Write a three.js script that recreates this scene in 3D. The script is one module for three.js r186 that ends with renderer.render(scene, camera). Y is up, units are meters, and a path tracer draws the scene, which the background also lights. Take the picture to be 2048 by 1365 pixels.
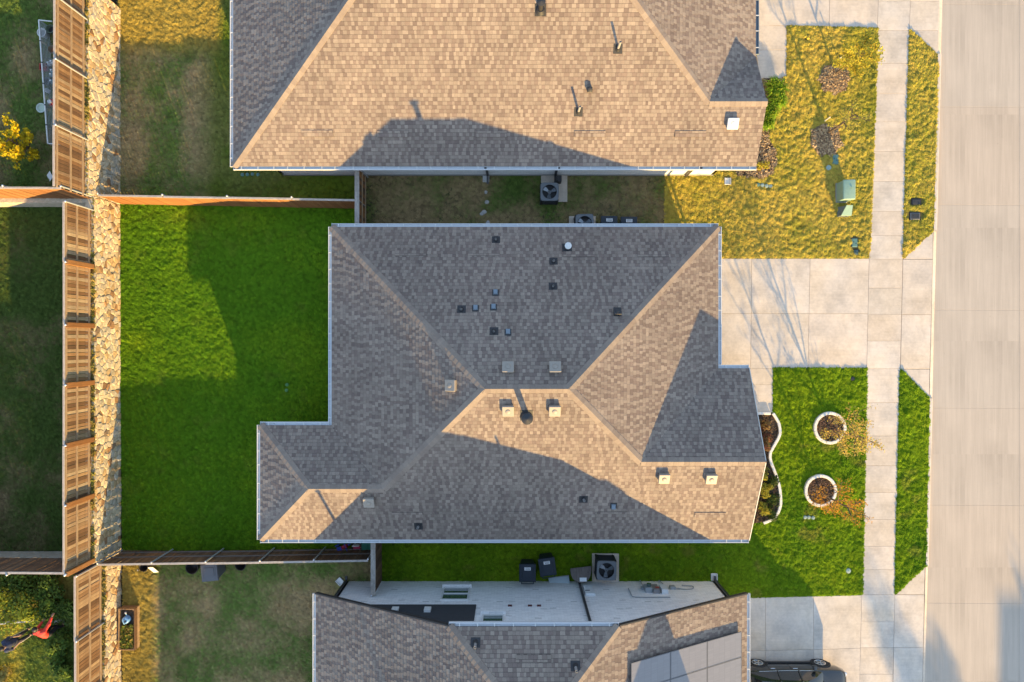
import * as THREE from 'three';
import { RoundedBoxGeometry } from 'three/addons/geometries/RoundedBoxGeometry.js';
import { MarchingCubes } from 'three/addons/objects/MarchingCubes.js';
import { mergeGeometries, mergeVertices, toCreasedNormals } from 'three/addons/utils/BufferGeometryUtils.js';

// ------------------------------------------------------------------ camera, sky, sun, exposure
const scene = new THREE.Scene();
const CAMH = 30;                                           // a drone looking straight down from 30 m
const camera = new THREE.PerspectiveCamera(53.13, 1024 / 682, 0.5, 4000);
camera.position.set(0, CAMH, 0); camera.up.set(0, 0, -1); camera.lookAt(0, 0, 0);
scene.add(camera);
const renderer = new THREE.WebGLRenderer({ antialias: true });
renderer.toneMapping = THREE.LinearToneMapping;
renderer.toneMappingExposure = 2.8;
renderer.shadowMap.enabled = true; renderer.shadowMap.type = THREE.PCFSoftShadowMap;
renderer.setSize(1024, 682);

const SUNDIR = new THREE.Vector3(0.362, 0.236, 1).normalize();      // towards the sun: low in the south-south-east
const sun = new THREE.DirectionalLight(new THREE.Color().setRGB(1, 0.67, 0.25), 4.7);
sun.position.copy(SUNDIR).multiplyScalar(120); sun.target.position.set(0, 0, 0);
sun.castShadow = true; sun.shadow.mapSize.set(4096, 4096); sun.shadow.radius = 1;
Object.assign(sun.shadow.camera, { left: -45, right: 45, top: 45, bottom: -45, near: 1, far: 300 });
scene.add(sun, sun.target);

{ // clear evening sky: blue overhead, pale and a little warm towards the sun's side of the horizon
  const W = 512, Hh = 256, d = new Float32Array(W * Hh * 4), v = new THREE.Vector3();
  for (let j = 0; j < Hh; j++) for (let i = 0; i < W; i++) {
    const th = (j + 0.5) / Hh * Math.PI - Math.PI / 2, ph = (i + 0.5) / W * Math.PI * 2 - Math.PI;
    v.set(Math.cos(th) * Math.cos(ph), Math.sin(th), Math.cos(th) * Math.sin(ph));
    const e = Math.max(v.y, 0), hz = Math.pow(1 - e, 4), c = v.dot(SUNDIR), g = Math.pow(Math.max(c, 0), 6) * 0.55 + Math.pow(Math.max(c, 0), 40) * 0.7;
    let r = 0.215 + 0.19 * hz, gg = 0.306 + 0.175 * hz, b = 0.445 + 0.07 * hz;
    r += g * 0.42 * (0.35 + hz); gg += g * 0.30 * (0.35 + hz); b += g * 0.17 * (0.35 + hz);
    const sd = (v.x * 0.34 + v.z * 0.94); r *= 1 + 0.24 * sd; gg *= 1 + 0.15 * sd; b *= 1 + 0.04 * sd;   // paler on the sun's side, deeper blue away from it
    if (v.y < 0) { r = 0.16; gg = 0.15; b = 0.12; }
    const k = (j * W + i) * 4; d[k] = r; d[k + 1] = gg; d[k + 2] = b; d[k + 3] = 1;
  }
  const t = new THREE.DataTexture(d, W, Hh, THREE.RGBAFormat, THREE.FloatType);
  t.mapping = THREE.EquirectangularReflectionMapping; t.magFilter = t.minFilter = THREE.LinearFilter; t.needsUpdate = true;
  scene.background = t; scene.environment = t;
}

// ------------------------------------------------------------------ helpers
const V3 = THREE.Vector3, V = (x, y, z) => new V3(x, y, z);
const P = (px, py, h = 0) => V((px - 1024) * (CAMH - h) / 1365, h, (py - 682.5) * (CAMH - h) / 1365);   // survey point -> metres
function RNG(a) { return () => { a |= 0; a = a + 0x6D2B79F5 | 0; let t = Math.imul(a ^ a >>> 15, 1 | a); t = t + Math.imul(t ^ t >>> 7, 61 | t) ^ t; return ((t ^ t >>> 14) >>> 0) / 4294967296; }; }
const hash = (x, y, s) => { let h = Math.imul(x, 374761393) + Math.imul(y, 668265263) + Math.imul(s, 974711) | 0; h = Math.imul(h ^ h >>> 13, 1274126177); return ((h ^ h >>> 16) >>> 0) / 4294967296; };
const sm = t => t * t * (3 - 2 * t), lerp = (a, b, t) => a + (b - a) * t, clamp = (x, a = 0, b = 1) => Math.min(b, Math.max(a, x));
function vn(x, y, s = 0, per = 0) {
  const xi = Math.floor(x), yi = Math.floor(y), fx = sm(x - xi), fy = sm(y - yi), m = per ? (q => ((q % per) + per) % per) : (q => q);
  return lerp(lerp(hash(m(xi), m(yi), s), hash(m(xi + 1), m(yi), s), fx), lerp(hash(m(xi), m(yi + 1), s), hash(m(xi + 1), m(yi + 1), s), fx), fy);
}
function fbm(x, y, s = 0, o = 4, per = 0) { let a = 0, w = 0.5, n = 0; for (let i = 0; i < o; i++) { a += w * vn(x, y, s + i * 17, per); n += w; x *= 2; y *= 2; per *= 2; w *= 0.55; } return a / n; }
const s8 = l => Math.round(255 * clamp(l <= 0.0031308 ? l * 12.92 : 1.055 * Math.pow(l, 1 / 2.4) - 0.055));
function tex(n, fn, srgb = true) {
  const d = new Uint8Array(n * n * 4);
  for (let j = 0; j < n; j++) for (let i = 0; i < n; i++) { const c = fn(i / n, j / n), k = (j * n + i) * 4; for (let q = 0; q < 3; q++) { const x = Array.isArray(c) ? c[q] : c; d[k + q] = srgb ? s8(x) : Math.round(255 * clamp(x)); } d[k + 3] = 255; }
  const t = new THREE.DataTexture(d, n, n, THREE.RGBAFormat, THREE.UnsignedByteType);
  t.wrapS = t.wrapT = THREE.RepeatWrapping; t.magFilter = THREE.LinearFilter; t.minFilter = THREE.LinearMipmapLinearFilter; t.generateMipmaps = true;
  if (srgb) t.colorSpace = THREE.SRGBColorSpace; t.needsUpdate = true; return t;
}
const rep = (t, s) => { const c = t.clone(); c.repeat.set(1 / s, 1 / s); c.needsUpdate = true; return c; };
const col = (r, g, b) => new THREE.Color().setRGB(r, g, b);
const mat = (c, rough = 0.8, o = {}) => new THREE.MeshStandardMaterial({ color: col(...c), roughness: rough, ...o });
const phys = (c, rough, o = {}) => new THREE.MeshPhysicalMaterial({ color: col(...c), roughness: rough, ...o });

// a bag of triangles with flat normals, uv in metres and a colour per face
class G {
  constructor() { this.p = []; this.n = []; this.u = []; this.c = []; this.uo = [0, 0]; this.col = [1, 1, 1]; }
  tri(a, b, c) {
    const n = new V3().subVectors(b, a).cross(new V3().subVectors(c, a)).normalize();
    const ax = Math.abs(n.x), ay = Math.abs(n.y), az = Math.abs(n.z);
    for (const q of [a, b, c]) {
      this.p.push(q.x, q.y, q.z); this.n.push(n.x, n.y, n.z); this.c.push(...this.col);
      if (ay >= ax && ay >= az) this.u.push(q.x + this.uo[0], q.z + this.uo[1]); else if (ax > az) this.u.push(q.z + this.uo[0], q.y + this.uo[1]); else this.u.push(q.x + this.uo[0], q.y + this.uo[1]);
    }
    return this;
  }
  quad(a, b, c, d) { return this.tri(a, b, c).tri(a, c, d); }
  fan(ps) { for (let i = 1; i < ps.length - 1; i++) this.tri(ps[0], ps[i], ps[i + 1]); return this; }
  box(cx, cy, cz, sx, sy, sz, ry = 0) {
    const c = Math.cos(ry), s = Math.sin(ry), q = (x, y, z) => V(cx + x * c + z * s, cy + y, cz - x * s + z * c), a = sx / 2, b = sy / 2, d = sz / 2;
    const v = [q(-a, -b, -d), q(a, -b, -d), q(a, -b, d), q(-a, -b, d), q(-a, b, -d), q(a, b, -d), q(a, b, d), q(-a, b, d)];
    return this.hex(v);
  }
  hex(v) { // 0-3 bottom ring, 4-7 top ring (same order, counter-clockwise seen from below)
    this.quad(v[4], v[7], v[6], v[5]).quad(v[0], v[1], v[2], v[3]);
    for (let i = 0; i < 4; i++) { const j = (i + 1) % 4; this.quad(v[i], v[i + 4], v[j + 4], v[j]); }
    return this;
  }
  bar(a, b, w, h, up = V(0, 1, 0)) { // a bar of w x h from a to b
    const d = new V3().subVectors(b, a).normalize(), s = new V3().crossVectors(d, up).normalize().multiplyScalar(w / 2), t = new V3().crossVectors(s, d).normalize().multiplyScalar(h / 2);
    const k = (q, i, j) => q.clone().addScaledVector(s, i).addScaledVector(t, j);
    return this.hex([k(a, -1, -1), k(a, 1, -1), k(b, 1, -1), k(b, -1, -1), k(a, -1, 1), k(a, 1, 1), k(b, 1, 1), k(b, -1, 1)]);
  }
  poly2(pts, y, up = true) { // flat polygon of [x, z]
    const sh = pts.map(q => new THREE.Vector2(q[0], q[1]));
    for (const f of THREE.ShapeUtils.triangulateShape(sh, [])) {
      let [a, b, c] = f.map(i => V(pts[i][0], y, pts[i][1]));
      const ny = (b.z - a.z) * (c.x - a.x) - (b.x - a.x) * (c.z - a.z);
      if ((ny > 0) !== up) [b, c] = [c, b];
      this.tri(a, b, c);
    }
    return this;
  }
  slab(pts, y0, y1, bev = 0.006) { // chamfered slab over a convex polygon of [x, z]
    const n = pts.length; let A = 0; for (let i = 0; i < n; i++) { const j = (i + 1) % n; A += pts[i][0] * pts[j][1] - pts[j][0] * pts[i][1]; }
    if (A > 0) pts = pts.slice().reverse();
    const cx = pts.reduce((s, q) => s + q[0], 0) / n, cz = pts.reduce((s, q) => s + q[1], 0) / n;
    const ins = pts.map(q => { const l = Math.hypot(q[0] - cx, q[1] - cz), k = 1 - bev * 1.4 / l; return [cx + (q[0] - cx) * k, cz + (q[1] - cz) * k]; });
    this.fan(ins.map(q => V(q[0], y1, q[1])));
    for (let i = 0; i < n; i++) {
      const j = (i + 1) % n, a = pts[i], b = pts[j], c = ins[i], d = ins[j];
      this.quad(V(a[0], y1 - bev, a[1]), V(b[0], y1 - bev, b[1]), V(d[0], y1, d[1]), V(c[0], y1, c[1]));
      this.quad(V(a[0], y0, a[1]), V(b[0], y0, b[1]), V(b[0], y1 - bev, b[1]), V(a[0], y1 - bev, a[1]));
    }
    return this;
  }
  build() {
    const g = new THREE.BufferGeometry();
    g.setAttribute('position', new THREE.Float32BufferAttribute(this.p, 3)); g.setAttribute('normal', new THREE.Float32BufferAttribute(this.n, 3));
    g.setAttribute('uv', new THREE.Float32BufferAttribute(this.u, 2)); g.setAttribute('color', new THREE.Float32BufferAttribute(this.c, 3));
    return g;
  }
  get empty() { return this.p.length === 0; }
}
const used = {};
function numbered(name) { const k = used[name] = (used[name] ?? -1) + 1; return k ? `${name}_${String(k).padStart(3, '0')}` : name; }
function tag(o, label, category, group) { o.userData.label = label; if (category) o.userData.category = category; if (group) o.userData.group = group; return o; }
function thing(name, label, category, pos = V(0, 0, 0), turn = 0, group) {
  const o = new THREE.Group(); o.name = numbered(name); o.position.copy(pos); o.rotation.y = turn; scene.add(o); return tag(o, label, category, group);
}
// part in the thing's own axes
function part(name, geo, m, parent, pos, label) {
  if (geo instanceof G) geo = geo.build();
  const o = new THREE.Mesh(geo, m); o.name = name; o.castShadow = o.receiveShadow = true; if (pos) o.position.copy(pos); if (label) o.userData.label = label; parent.add(o); return o;
}
// part whose geometry is given in world coordinates, under an unturned thing (or under such a part)
function wpart(name, geo, m, parent, label) { const o = part(name, geo, m, parent, undefined, label); if (parent.isGroup && parent.parent === scene) o.position.copy(parent.position).negate(); return o; }
function struct(name, geo, m) { if (geo instanceof G) geo = geo.build(); const o = new THREE.Mesh(geo, m); o.name = numbered(name); o.castShadow = o.receiveShadow = true; o.userData.kind = 'structure'; scene.add(o); return o; }
function dup(src, pos, turn, label, group) { const r = src.clone(); r.name = numbered(src.name.replace(/_\d+$/, '')); r.position.copy(pos); if (turn !== undefined) r.rotation.y = turn; r.userData = { ...src.userData, label }; if (group) r.userData.group = group; scene.add(r); return r; }
function placed(geo, x, y, z, rx = 0, ry = 0, rz = 0, s = 1) { const g = geo.clone(); g.applyMatrix4(new THREE.Matrix4().compose(V(x, y, z), new THREE.Quaternion().setFromEuler(new THREE.Euler(rx, ry, rz)), Array.isArray(s) ? V(...s) : V(s, s, s))); return g; }
function clean(g) { g = g.index ? g.toNonIndexed() : g; for (const k of Object.keys(g.attributes)) if (!['position', 'normal', 'uv'].includes(k)) g.deleteAttribute(k); return g; }
const merge = gs => mergeGeometries(gs.map(clean));
const rbox = (x, y, z, r = 0.02, seg = 2) => new RoundedBoxGeometry(x, y, z, seg, r);
const cyl = (r0, r1, h, n = 20) => new THREE.CylinderGeometry(r0, r1, h, n);
function tube(pts, r, n = 6, seg) { return new THREE.TubeGeometry(new THREE.CatmullRomCurve3(pts, false, 'catmullrom', 0.2), seg ?? Math.max(4, pts.length * 4), r, n); }

// ------------------------------------------------------------------ surface textures (grain, stains, wear)
const R0 = RNG(7);
const tConcrete = tex(1024, (u, v) => {
  const a = fbm(u * 6, v * 6, 3, 5, 6), b = fbm(u * 40, v * 40, 9, 3, 40), c = hash(Math.floor(u * 1024), Math.floor(v * 1024), 5), st = vn(u * 3, v * 170, 21, 3 * 1000);
  const d = fbm(u * 3 + 5, v * 3, 13, 4, 3) - 0.5, spot = vn(u * 90, v * 90, 19, 90) > 0.965 ? -0.16 : 0, w = 0.80 + 0.40 * (a - 0.5) + 0.16 * (b - 0.5) + 0.16 * (c - 0.5) + 0.06 * (st - 0.5) + spot;
  return [clamp(w + 0.10 * d), clamp(w + 0.03 * d), clamp(w - 0.10 * d)];
});
const tStreet = tex(1024, (u, v) => {
  const a = fbm(u * 4, v * 3, 33, 4, 12), b = vn(u * 220, v * 6, 35, 660), b2 = vn(u * 40, v * 2, 36, 40 * 2), c = hash(Math.floor(u * 1024), Math.floor(v * 1024), 6);
  const sp = vn(u * 55, v * 55, 37, 165) > 0.985 ? -0.2 : 0, tr = fbm(u * 30 + 3, v * 1.5, 38, 3, 90) - 0.5; return clamp(0.84 + 0.18 * (a - 0.5) + 0.09 * (b - 0.5) + 0.09 * (b2 - 0.5) + 0.10 * (c - 0.5) + 0.10 * tr + sp);
});
const tGranule = tex(512, (u, v) => { const c = hash(Math.floor(u * 512), Math.floor(v * 512), 8), b = fbm(u * 12, v * 12, 14, 3, 12); return clamp(0.82 + 0.34 * (c - 0.5) + 0.18 * (b - 0.5)); });
const tWood = tex(512, (u, v) => { const a = fbm(u * 40, v * 3, 41, 4, 120), k = fbm(u * 8, v * 8, 45, 3, 8); return clamp(0.72 + 0.5 * (a - 0.5) + 0.35 * (k - 0.5)); });
const tStone = tex(512, (u, v) => { const a = fbm(u * 8, v * 8, 51, 5, 8), c = fbm(u * 60, v * 60, 55, 2, 60); return [clamp(0.82 + 0.5 * (a - 0.5) + 0.25 * (c - 0.5)), clamp(0.80 + 0.55 * (a - 0.5) + 0.25 * (c - 0.5)), clamp(0.76 + 0.62 * (a - 0.5) + 0.25 * (c - 0.5))]; });
const tSoil = tex(1024, (u, v) => { const a = fbm(u * 20, v * 20, 61, 5, 20), c = hash(Math.floor(u * 1024), Math.floor(v * 1024), 65), b = fbm(u * 4, v * 4, 67, 3, 4); return clamp(0.62 + 0.7 * (a - 0.5) + 0.3 * (c - 0.5) + 0.35 * (b - 0.5)); });
const tBrick = tex(1024, (u, v) => { // painted brick: courses of 75 mm, bricks of 250 mm on a 3 m tile
  const row = Math.floor(v * 40), x = u * 12 + (row % 2) * 0.5, bx = Math.floor(x) % 12, fx = x - Math.floor(x), fy = v * 40 - row, j = fx < 0.05 || fy < 0.14;
  return clamp((j ? 0.70 : 0.86) + 0.14 * (hash(bx, row, 71) - 0.5) - (hash(bx, row, 72) > 0.985 ? 0.28 : 0) + 0.08 * (fbm(u * 30, v * 30, 73, 3, 30) - 0.5));
});
const tFine = tex(256, (u, v) => clamp(0.88 + 0.2 * (hash(Math.floor(u * 256), Math.floor(v * 256), 81) - 0.5) + 0.16 * (fbm(u * 8, v * 8, 83, 3, 8) - 0.5)));
const tWall = rep(tBrick, 3);

const M = {
  concrete: mat([0.71, 0.605, 0.495], 0.92, { map: rep(tConcrete, 3.4), vertexColors: true, bumpMap: rep(tConcrete, 3.4), bumpScale: 0.004 }),
  street: mat([0.545, 0.455, 0.365], 0.9, { map: rep(tStreet, 5), vertexColors: true, bumpMap: rep(tStreet, 5), bumpScale: 0.003 }),
  shingle: mat([1, 1, 1], 0.95, { map: rep(tGranule, 1.1), vertexColors: true, bumpMap: rep(tGranule, 0.5), bumpScale: 0.003 }),
  deck: mat([0.075, 0.065, 0.06], 0.95),
  soffit: mat([0.55, 0.52, 0.47], 0.8),
  gutter: phys([0.60, 0.62, 0.64], 0.4, { clearcoat: 0.3 }),
  gutterDark: phys([0.035, 0.035, 0.04], 0.4, {}),
  wallTan: mat([0.60, 0.55, 0.48], 0.9, { map: tWall, bumpMap: tWall, bumpScale: 0.008 }),
  wallWhite: mat([0.92, 0.91, 0.89], 0.9, { map: tWall, bumpMap: tWall, bumpScale: 0.008 }),
  siding: mat([0.045, 0.047, 0.052], 0.8, { map: rep(tFine, 0.6) }),
  trimDark: mat([0.03, 0.028, 0.028], 0.6),
  whiteMetal: mat([0.72, 0.72, 0.70], 0.5, { map: rep(tFine, 0.5) }),
  ventTan: phys([0.29, 0.25, 0.205], 0.5, { clearcoat: 0.2 }),
  ventBlack: mat([0.025, 0.025, 0.027], 0.6),
  ventBlue: mat([0.16, 0.20, 0.24], 0.5),
  lead: mat([0.30, 0.29, 0.28], 0.55),
  steel: mat([0.55, 0.57, 0.60], 0.35, { metalness: 0.6 }),
  galv: mat([0.42, 0.45, 0.48], 0.5, { metalness: 0.3 }),
  glass: phys([0.05, 0.09, 0.085], 0.06, { clearcoat: 1 }),
  black: mat([0.018, 0.018, 0.02], 0.55),
  rubber: mat([0.02, 0.02, 0.021], 0.9),
  acGrey: mat([0.145, 0.16, 0.175], 0.55, { map: rep(tFine, 0.4) }),
  acDark: mat([0.02, 0.021, 0.024], 0.7),
  blade: mat([0.30, 0.33, 0.36], 0.35, { metalness: 0.3 }),
  bin: mat([0.013, 0.022, 0.036], 0.55, { map: rep(tFine, 0.3) }),
  binGrey: mat([0.11, 0.115, 0.125], 0.6, { map: rep(tFine, 0.3) }),
  sticker: mat([0.75, 0.75, 0.74], 0.5),
  stone: mat([1, 1, 1], 0.92, { map: rep(tStone, 0.9), vertexColors: true, bumpMap: rep(tStone, 0.5), bumpScale: 0.02 }),
  mortar: mat([0.56, 0.49, 0.37], 0.95, { map: rep(tStone, 0.7) }),
  soil: mat([0.085, 0.066, 0.048], 1, { map: rep(tSoil, 1.6), bumpMap: rep(tSoil, 1.6), bumpScale: 0.03 }),
  mulch: mat([0.12, 0.082, 0.055], 1, { map: rep(tSoil, 0.8), bumpMap: rep(tSoil, 0.8), bumpScale: 0.04 }),
  edging: mat([0.88, 0.85, 0.78], 0.85, { map: rep(tConcrete, 1.2), bumpMap: rep(tConcrete, 1.2), bumpScale: 0.006 }),
  greenBox: mat([0.29, 0.43, 0.32], 0.55, { map: rep(tFine, 0.5) }),
  greenLid: mat([0.105, 0.22, 0.19], 0.6, { map: rep(tFine, 0.4) }),
  paleLid: mat([0.30, 0.40, 0.36], 0.6, { map: rep(tFine, 0.4) }),
  boxDark: mat([0.03, 0.032, 0.036], 0.6, { map: rep(tFine, 0.3) }),
};

// ------------------------------------------------------------------ roofs of laminated shingles
const proj = p => [1024 + p.x * 1365 / (CAMH - p.y), 682.5 + p.z * 1365 / (CAMH - p.y)];
const inView = (p, m = 130) => { const [x, y] = proj(p); return x > -m && x < 2048 + m && y > -m && y < 1365 + m; };
function clipRect(poly, x0, x1, y0, y1) {
  const cut = (ps, f) => { const o = []; for (let i = 0; i < ps.length; i++) { const a = ps[i], b = ps[(i + 1) % ps.length], da = f(a), db = f(b); if (da >= 0) o.push(a); if ((da >= 0) !== (db >= 0)) { const t = da / (da - db); o.push([a[0] + (b[0] - a[0]) * t, a[1] + (b[1] - a[1]) * t]); } } return o; };
  let p = cut(poly, q => q[0] - x0); if (p.length > 2) p = cut(p, q => x1 - q[0]); if (p.length > 2) p = cut(p, q => q[1] - y0); if (p.length > 2) p = cut(p, q => y1 - q[1]);
  return p.length > 2 ? p : null;
}
const area2 = p => { let a = 0; for (let i = 0; i < p.length; i++) { const q = p[(i + 1) % p.length]; a += p[i][0] * q[1] - q[0] * p[i][1]; } return a / 2; };
const TONES = [[0.205, 0.155, 0.128], [0.218, 0.164, 0.136], [0.286, 0.228, 0.183], [0.310, 0.249, 0.199], [0.257, 0.202, 0.164], [0.190, 0.142, 0.120], [0.297, 0.237, 0.190]];
function planeAxes(pts) {
  let n = new V3(); for (let i = 1; i < pts.length - 1; i++) n.add(new V3().subVectors(pts[i], pts[0]).cross(new V3().subVectors(pts[i + 1], pts[0])));
  n.normalize(); if (n.y < 0) n.negate();
  const u = new V3().crossVectors(V(0, 1, 0), n).normalize(), v = new V3().crossVectors(n, u);   // u along the eave, v up the slope
  return { n, u, v };
}
function shingles(pts, rng, out, tint = 1, lift = 0, seed = 1) {
  const { n, u, v } = planeAxes(pts), o = pts[0];
  let q = pts.map(p => { const d = new V3().subVectors(p, o); return [d.dot(u), d.dot(v)]; });
  if (area2(q) < 0) q = q.reverse();
  const us = q.map(a => a[0]), vs = q.map(a => a[1]), u0 = Math.min(...us), u1 = Math.max(...us), v0 = Math.min(...vs), v1 = Math.max(...vs), E = 0.146;
  const at = (a, b, h) => o.clone().addScaledVector(u, a).addScaledVector(v, b).addScaledVector(n, h + lift);
  for (let r = 0; ; r++) {
    const b = v0 + r * E; if (b > v1) break;
    let a = u0 - rng() * 0.4, thick = rng() < 0.5;
    while (a < u1) {
      const w = 0.09 + rng() * 0.10 + (rng() < 0.05 ? 0.07 : 0); thick = !thick;
      const c = clipRect(q, a + 0.002, a + w - 0.002, b + 0.011, b + E);
      const mid = at(a + w / 2, b, 0);
      if (c && Math.abs(area2(c)) > 0.0012 && inView(mid)) {
        const t = thick ? 0.0125 + rng() * 0.003 : 0.007 + rng() * 0.002, cl = vn(mid.x * 1.3 + 50, mid.z * 1.3 + 50, seed);
        let k = thick ? [2, 3, 6, 4][Math.floor(rng() * 4)] : [0, 1, 5, 4][Math.floor(rng() * 4)]; if (rng() < 0.12) k = Math.floor(rng() * 7);
        const tone = TONES[k], br = (0.90 + 0.20 * rng()) * (0.93 + 0.14 * cl) * (0.91 + 0.18 * fbm(mid.x * .3 + 70, mid.z * .3 + 70, seed + 2, 3)) * (0.95 + 0.10 * vn((u.x * mid.x + u.z * mid.z) * 2.2 + 90, (v.x * mid.x + v.z * mid.z) * .35 + 40, seed + 5)) * tint * 1.03;
        const cc = area2(c) < 0 ? c.slice().reverse() : c;
        out.push({ c: cc, at, b, E, t, colr: tone.map(x => x * br), a: Math.abs(area2(c)) / Math.pow(CAMH - mid.y, 2) * (0.9 + 0.2 * rng()), uo: [rng() * 3, rng() * 3] });
      }
      a += w;
    }
  }
}
function shingleGeo(g, s) {
  g.col = s.colr; g.uo = s.uo;
  const h = q => lerp(s.t, 0.004, clamp((q[1] - s.b) / s.E)), top = s.c.map(q => s.at(q[0], q[1], h(q)));
  g.fan(top);
  for (let i = 0; i < top.length; i++) {
    const j = (i + 1) % top.length; if (s.c[i][1] > s.b + s.E - 1e-4 && s.c[j][1] > s.b + s.E - 1e-4) continue;
    const lo = k => s.at(s.c[k][0], s.c[k][1], -0.004);
    g.quad(lo(i), lo(j), top[j], top[i]);
  }
  return g;
}
function roof(root, planes, hips, seed, opt = {}) {
  const rng = RNG(seed), deck = new G(), out = [];
  for (const { pts, extra } of planes) {
    for (const low of [0, 0.15]) {
      const sh = pts.map(p => new THREE.Vector2(p.x, p.z));
      for (const f of THREE.ShapeUtils.triangulateShape(sh, [])) {
        let [a, b, c] = f.map(i => pts[i].clone().setY(pts[i].y - low));
        const up = new V3().subVectors(b, a).cross(new V3().subVectors(c, a)).y > 0; if (up === (low > 0)) [b, c] = [c, b];
        deck.tri(a, b, c);
      }
    }
    for (let i = 0; i < pts.length; i++) { const a = pts[i], b = pts[(i + 1) % pts.length], d = V(0, -0.15, 0); deck.quad(a.clone().add(d), b.clone().add(d), b, a); }
    shingles(pts, rng, out, opt.tint ?? 1, 0, seed);
    for (const e of extra ?? []) { // low intake vents let into the slope, shingled over
      const { n, u, v } = planeAxes(pts), c = e[0], w = 1.22, hh = 0.24;
      const k = (i, j, l) => c.clone().addScaledVector(u, i * w / 2).addScaledVector(v, j * hh / 2).addScaledVector(n, l);
      const p4 = [k(-1, -1, 0.034), k(1, -1, 0.034), k(1, 1, 0.02), k(-1, 1, 0.02)];
      deck.hex([k(-1, -1, -0.02), k(1, -1, -0.02), k(1, 1, -0.02), k(-1, 1, -0.02), ...p4]);
      shingles(p4, rng, out, opt.tint ?? 1, 0.002, seed + 3);
    }
  }
  out.sort((a, b) => b.a - a.a);
  const rf = wpart('roof', deck, M.deck, root);
  out.slice(0, 300).forEach(s => wpart('shingle', shingleGeo(new G(), s), M.shingle, rf));
  const rest = new G(); for (const s of out.slice(300)) shingleGeo(rest, s);
  const rm = wpart('shingle_courses', rest, M.shingle, rf); rm.userData.kind = 'stuff';
  // hip and ridge caps, each piece folded over the line and lapping the one below it
  let made = 0;
  for (const [a, b, i, j] of hips) {
    const nL = planeAxes(planes[i].pts).n, nR = planeAxes(planes[j].pts).n, d = new V3().subVectors(b, a), L = d.length(); d.normalize();
    const wing = (n, m) => { const w = new V3().crossVectors(n, d).normalize(); if (w.dot(m) > 0) w.negate(); return w; };
    const wl = wing(nL, nR), wr = wing(nR, nL), up = nL.clone().add(nR).normalize(), N = Math.round(L / 0.2);
    for (let k = 0; k < N; k++) {
      const s = L * k / N, e = L * (k + 1) / N + 0.03, p = a.clone().addScaledVector(d, s), q = a.clone().addScaledVector(d, e); if (!inView(p, 60)) continue;
      const W = 0.17, g = new G(), tn = TONES[[2, 4, 6][Math.floor(rng() * 3)]], br = (0.98 + 0.12 * rng()) * (opt.tint ?? 1); g.col = tn.map(x => x * br); g.uo = [rng() * 3, rng() * 3];
      const hp = 0.040, lp = 0.024, hq = 0.033, lq = 0.017;
      const A = p.clone().addScaledVector(up, hp), B = q.clone().addScaledVector(up, hq);
      const A1 = p.clone().addScaledVector(wl, W).addScaledVector(nL, lp), B1 = q.clone().addScaledVector(wl, W).addScaledVector(nL, lq), A2 = p.clone().addScaledVector(wr, W).addScaledVector(nR, lp), B2 = q.clone().addScaledVector(wr, W).addScaledVector(nR, lq);
      const f = (x, y, z, w) => { const n = new V3().subVectors(y, x).cross(new V3().subVectors(z, x)); n.dot(up) > 0 ? g.quad(x, y, z, w) : g.quad(x, w, z, y); };
      f(A, A1, B1, B); f(A, B, B2, A2);
      const t = V(0, -0.04, 0), dn = x => x.clone().add(t);
      g.quad(A1, A, dn(A), dn(A1)).quad(A, A2, dn(A2), dn(A)).quad(A1, dn(A1), dn(B1), B1).quad(A2, B2, dn(B2), dn(A2));
      made++; wpart('ridge_cap', g, M.shingle, rf);
    }
  }
  return rf;
}
function gutter(root, a, b, out, m = M.gutter, straps = true) { // open white gutter from a to b, its mouth towards `out`
  const d = new V3().subVectors(b, a), L = d.length(); d.normalize(); const o = out.clone().normalize(), y = -0.015, g = new G();
  const k = (s, w, h) => a.clone().addScaledVector(d, s).addScaledVector(o, w).setY(a.y + h);
  const sheet = (w0, h0, w1, h1, t) => g.hex([k(0, w0, h0), k(L, w0, h0), k(L, w1, h0), k(0, w1, h0), k(0, w0, h1), k(L, w0, h1), k(L, w1, h1), k(0, w1, h1)]);
  const flip = new V3().crossVectors(d, o).y > 0;
  const sh = flip ? (w0, h0, w1, h1) => g.hex([k(L, w0, h0), k(0, w0, h0), k(0, w1, h0), k(L, w1, h0), k(L, w0, h1), k(0, w0, h1), k(0, w1, h1), k(L, w1, h1)]) : sheet;
  sh(-0.006, y - 0.11, 0.014, y - 0.012); sh(0.014, y - 0.11, 0.11, y - 0.085); sh(0.11, y - 0.11, 0.132, y + 0.012);
  for (const s of [0, L]) { const p = k(s, 0.07, y - 0.05); g.box(p.x, p.y, p.z, Math.abs(d.x) > 0.5 ? 0.01 : 0.15, 0.1, Math.abs(d.x) > 0.5 ? 0.15 : 0.01); }
  const gt = wpart('gutter', g, m, root);
  if (straps) { const n = Math.max(1, Math.round(L / 0.64)); for (let i = 0; i < n; i++) { const p = k((i + 0.5) * L / n + (hash(i, Math.round(L * 10), 3) - 0.5) * 0.12, 0.06, y + 0.009); if (!inView(p, 40)) continue; const s = new G().box(p.x, p.y, p.z, Math.abs(d.x) > 0.5 ? 0.03 : 0.14, 0.012, Math.abs(d.x) > 0.5 ? 0.14 : 0.03); wpart('gutter_strap', s, M.whiteMetal, gt); } }
  return gt;
}
const onPlane = (pl, px, py) => { // where the camera ray through a survey point meets a roof plane
  const { n } = planeAxes(pl.pts), d = V((px - 1024) / 1365, -1, (py - 682.5) / 1365), o = V(0, CAMH, 0), t = new V3().subVectors(pl.pts[0], o).dot(n) / d.dot(n); return o.addScaledVector(d, t);
};
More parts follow.
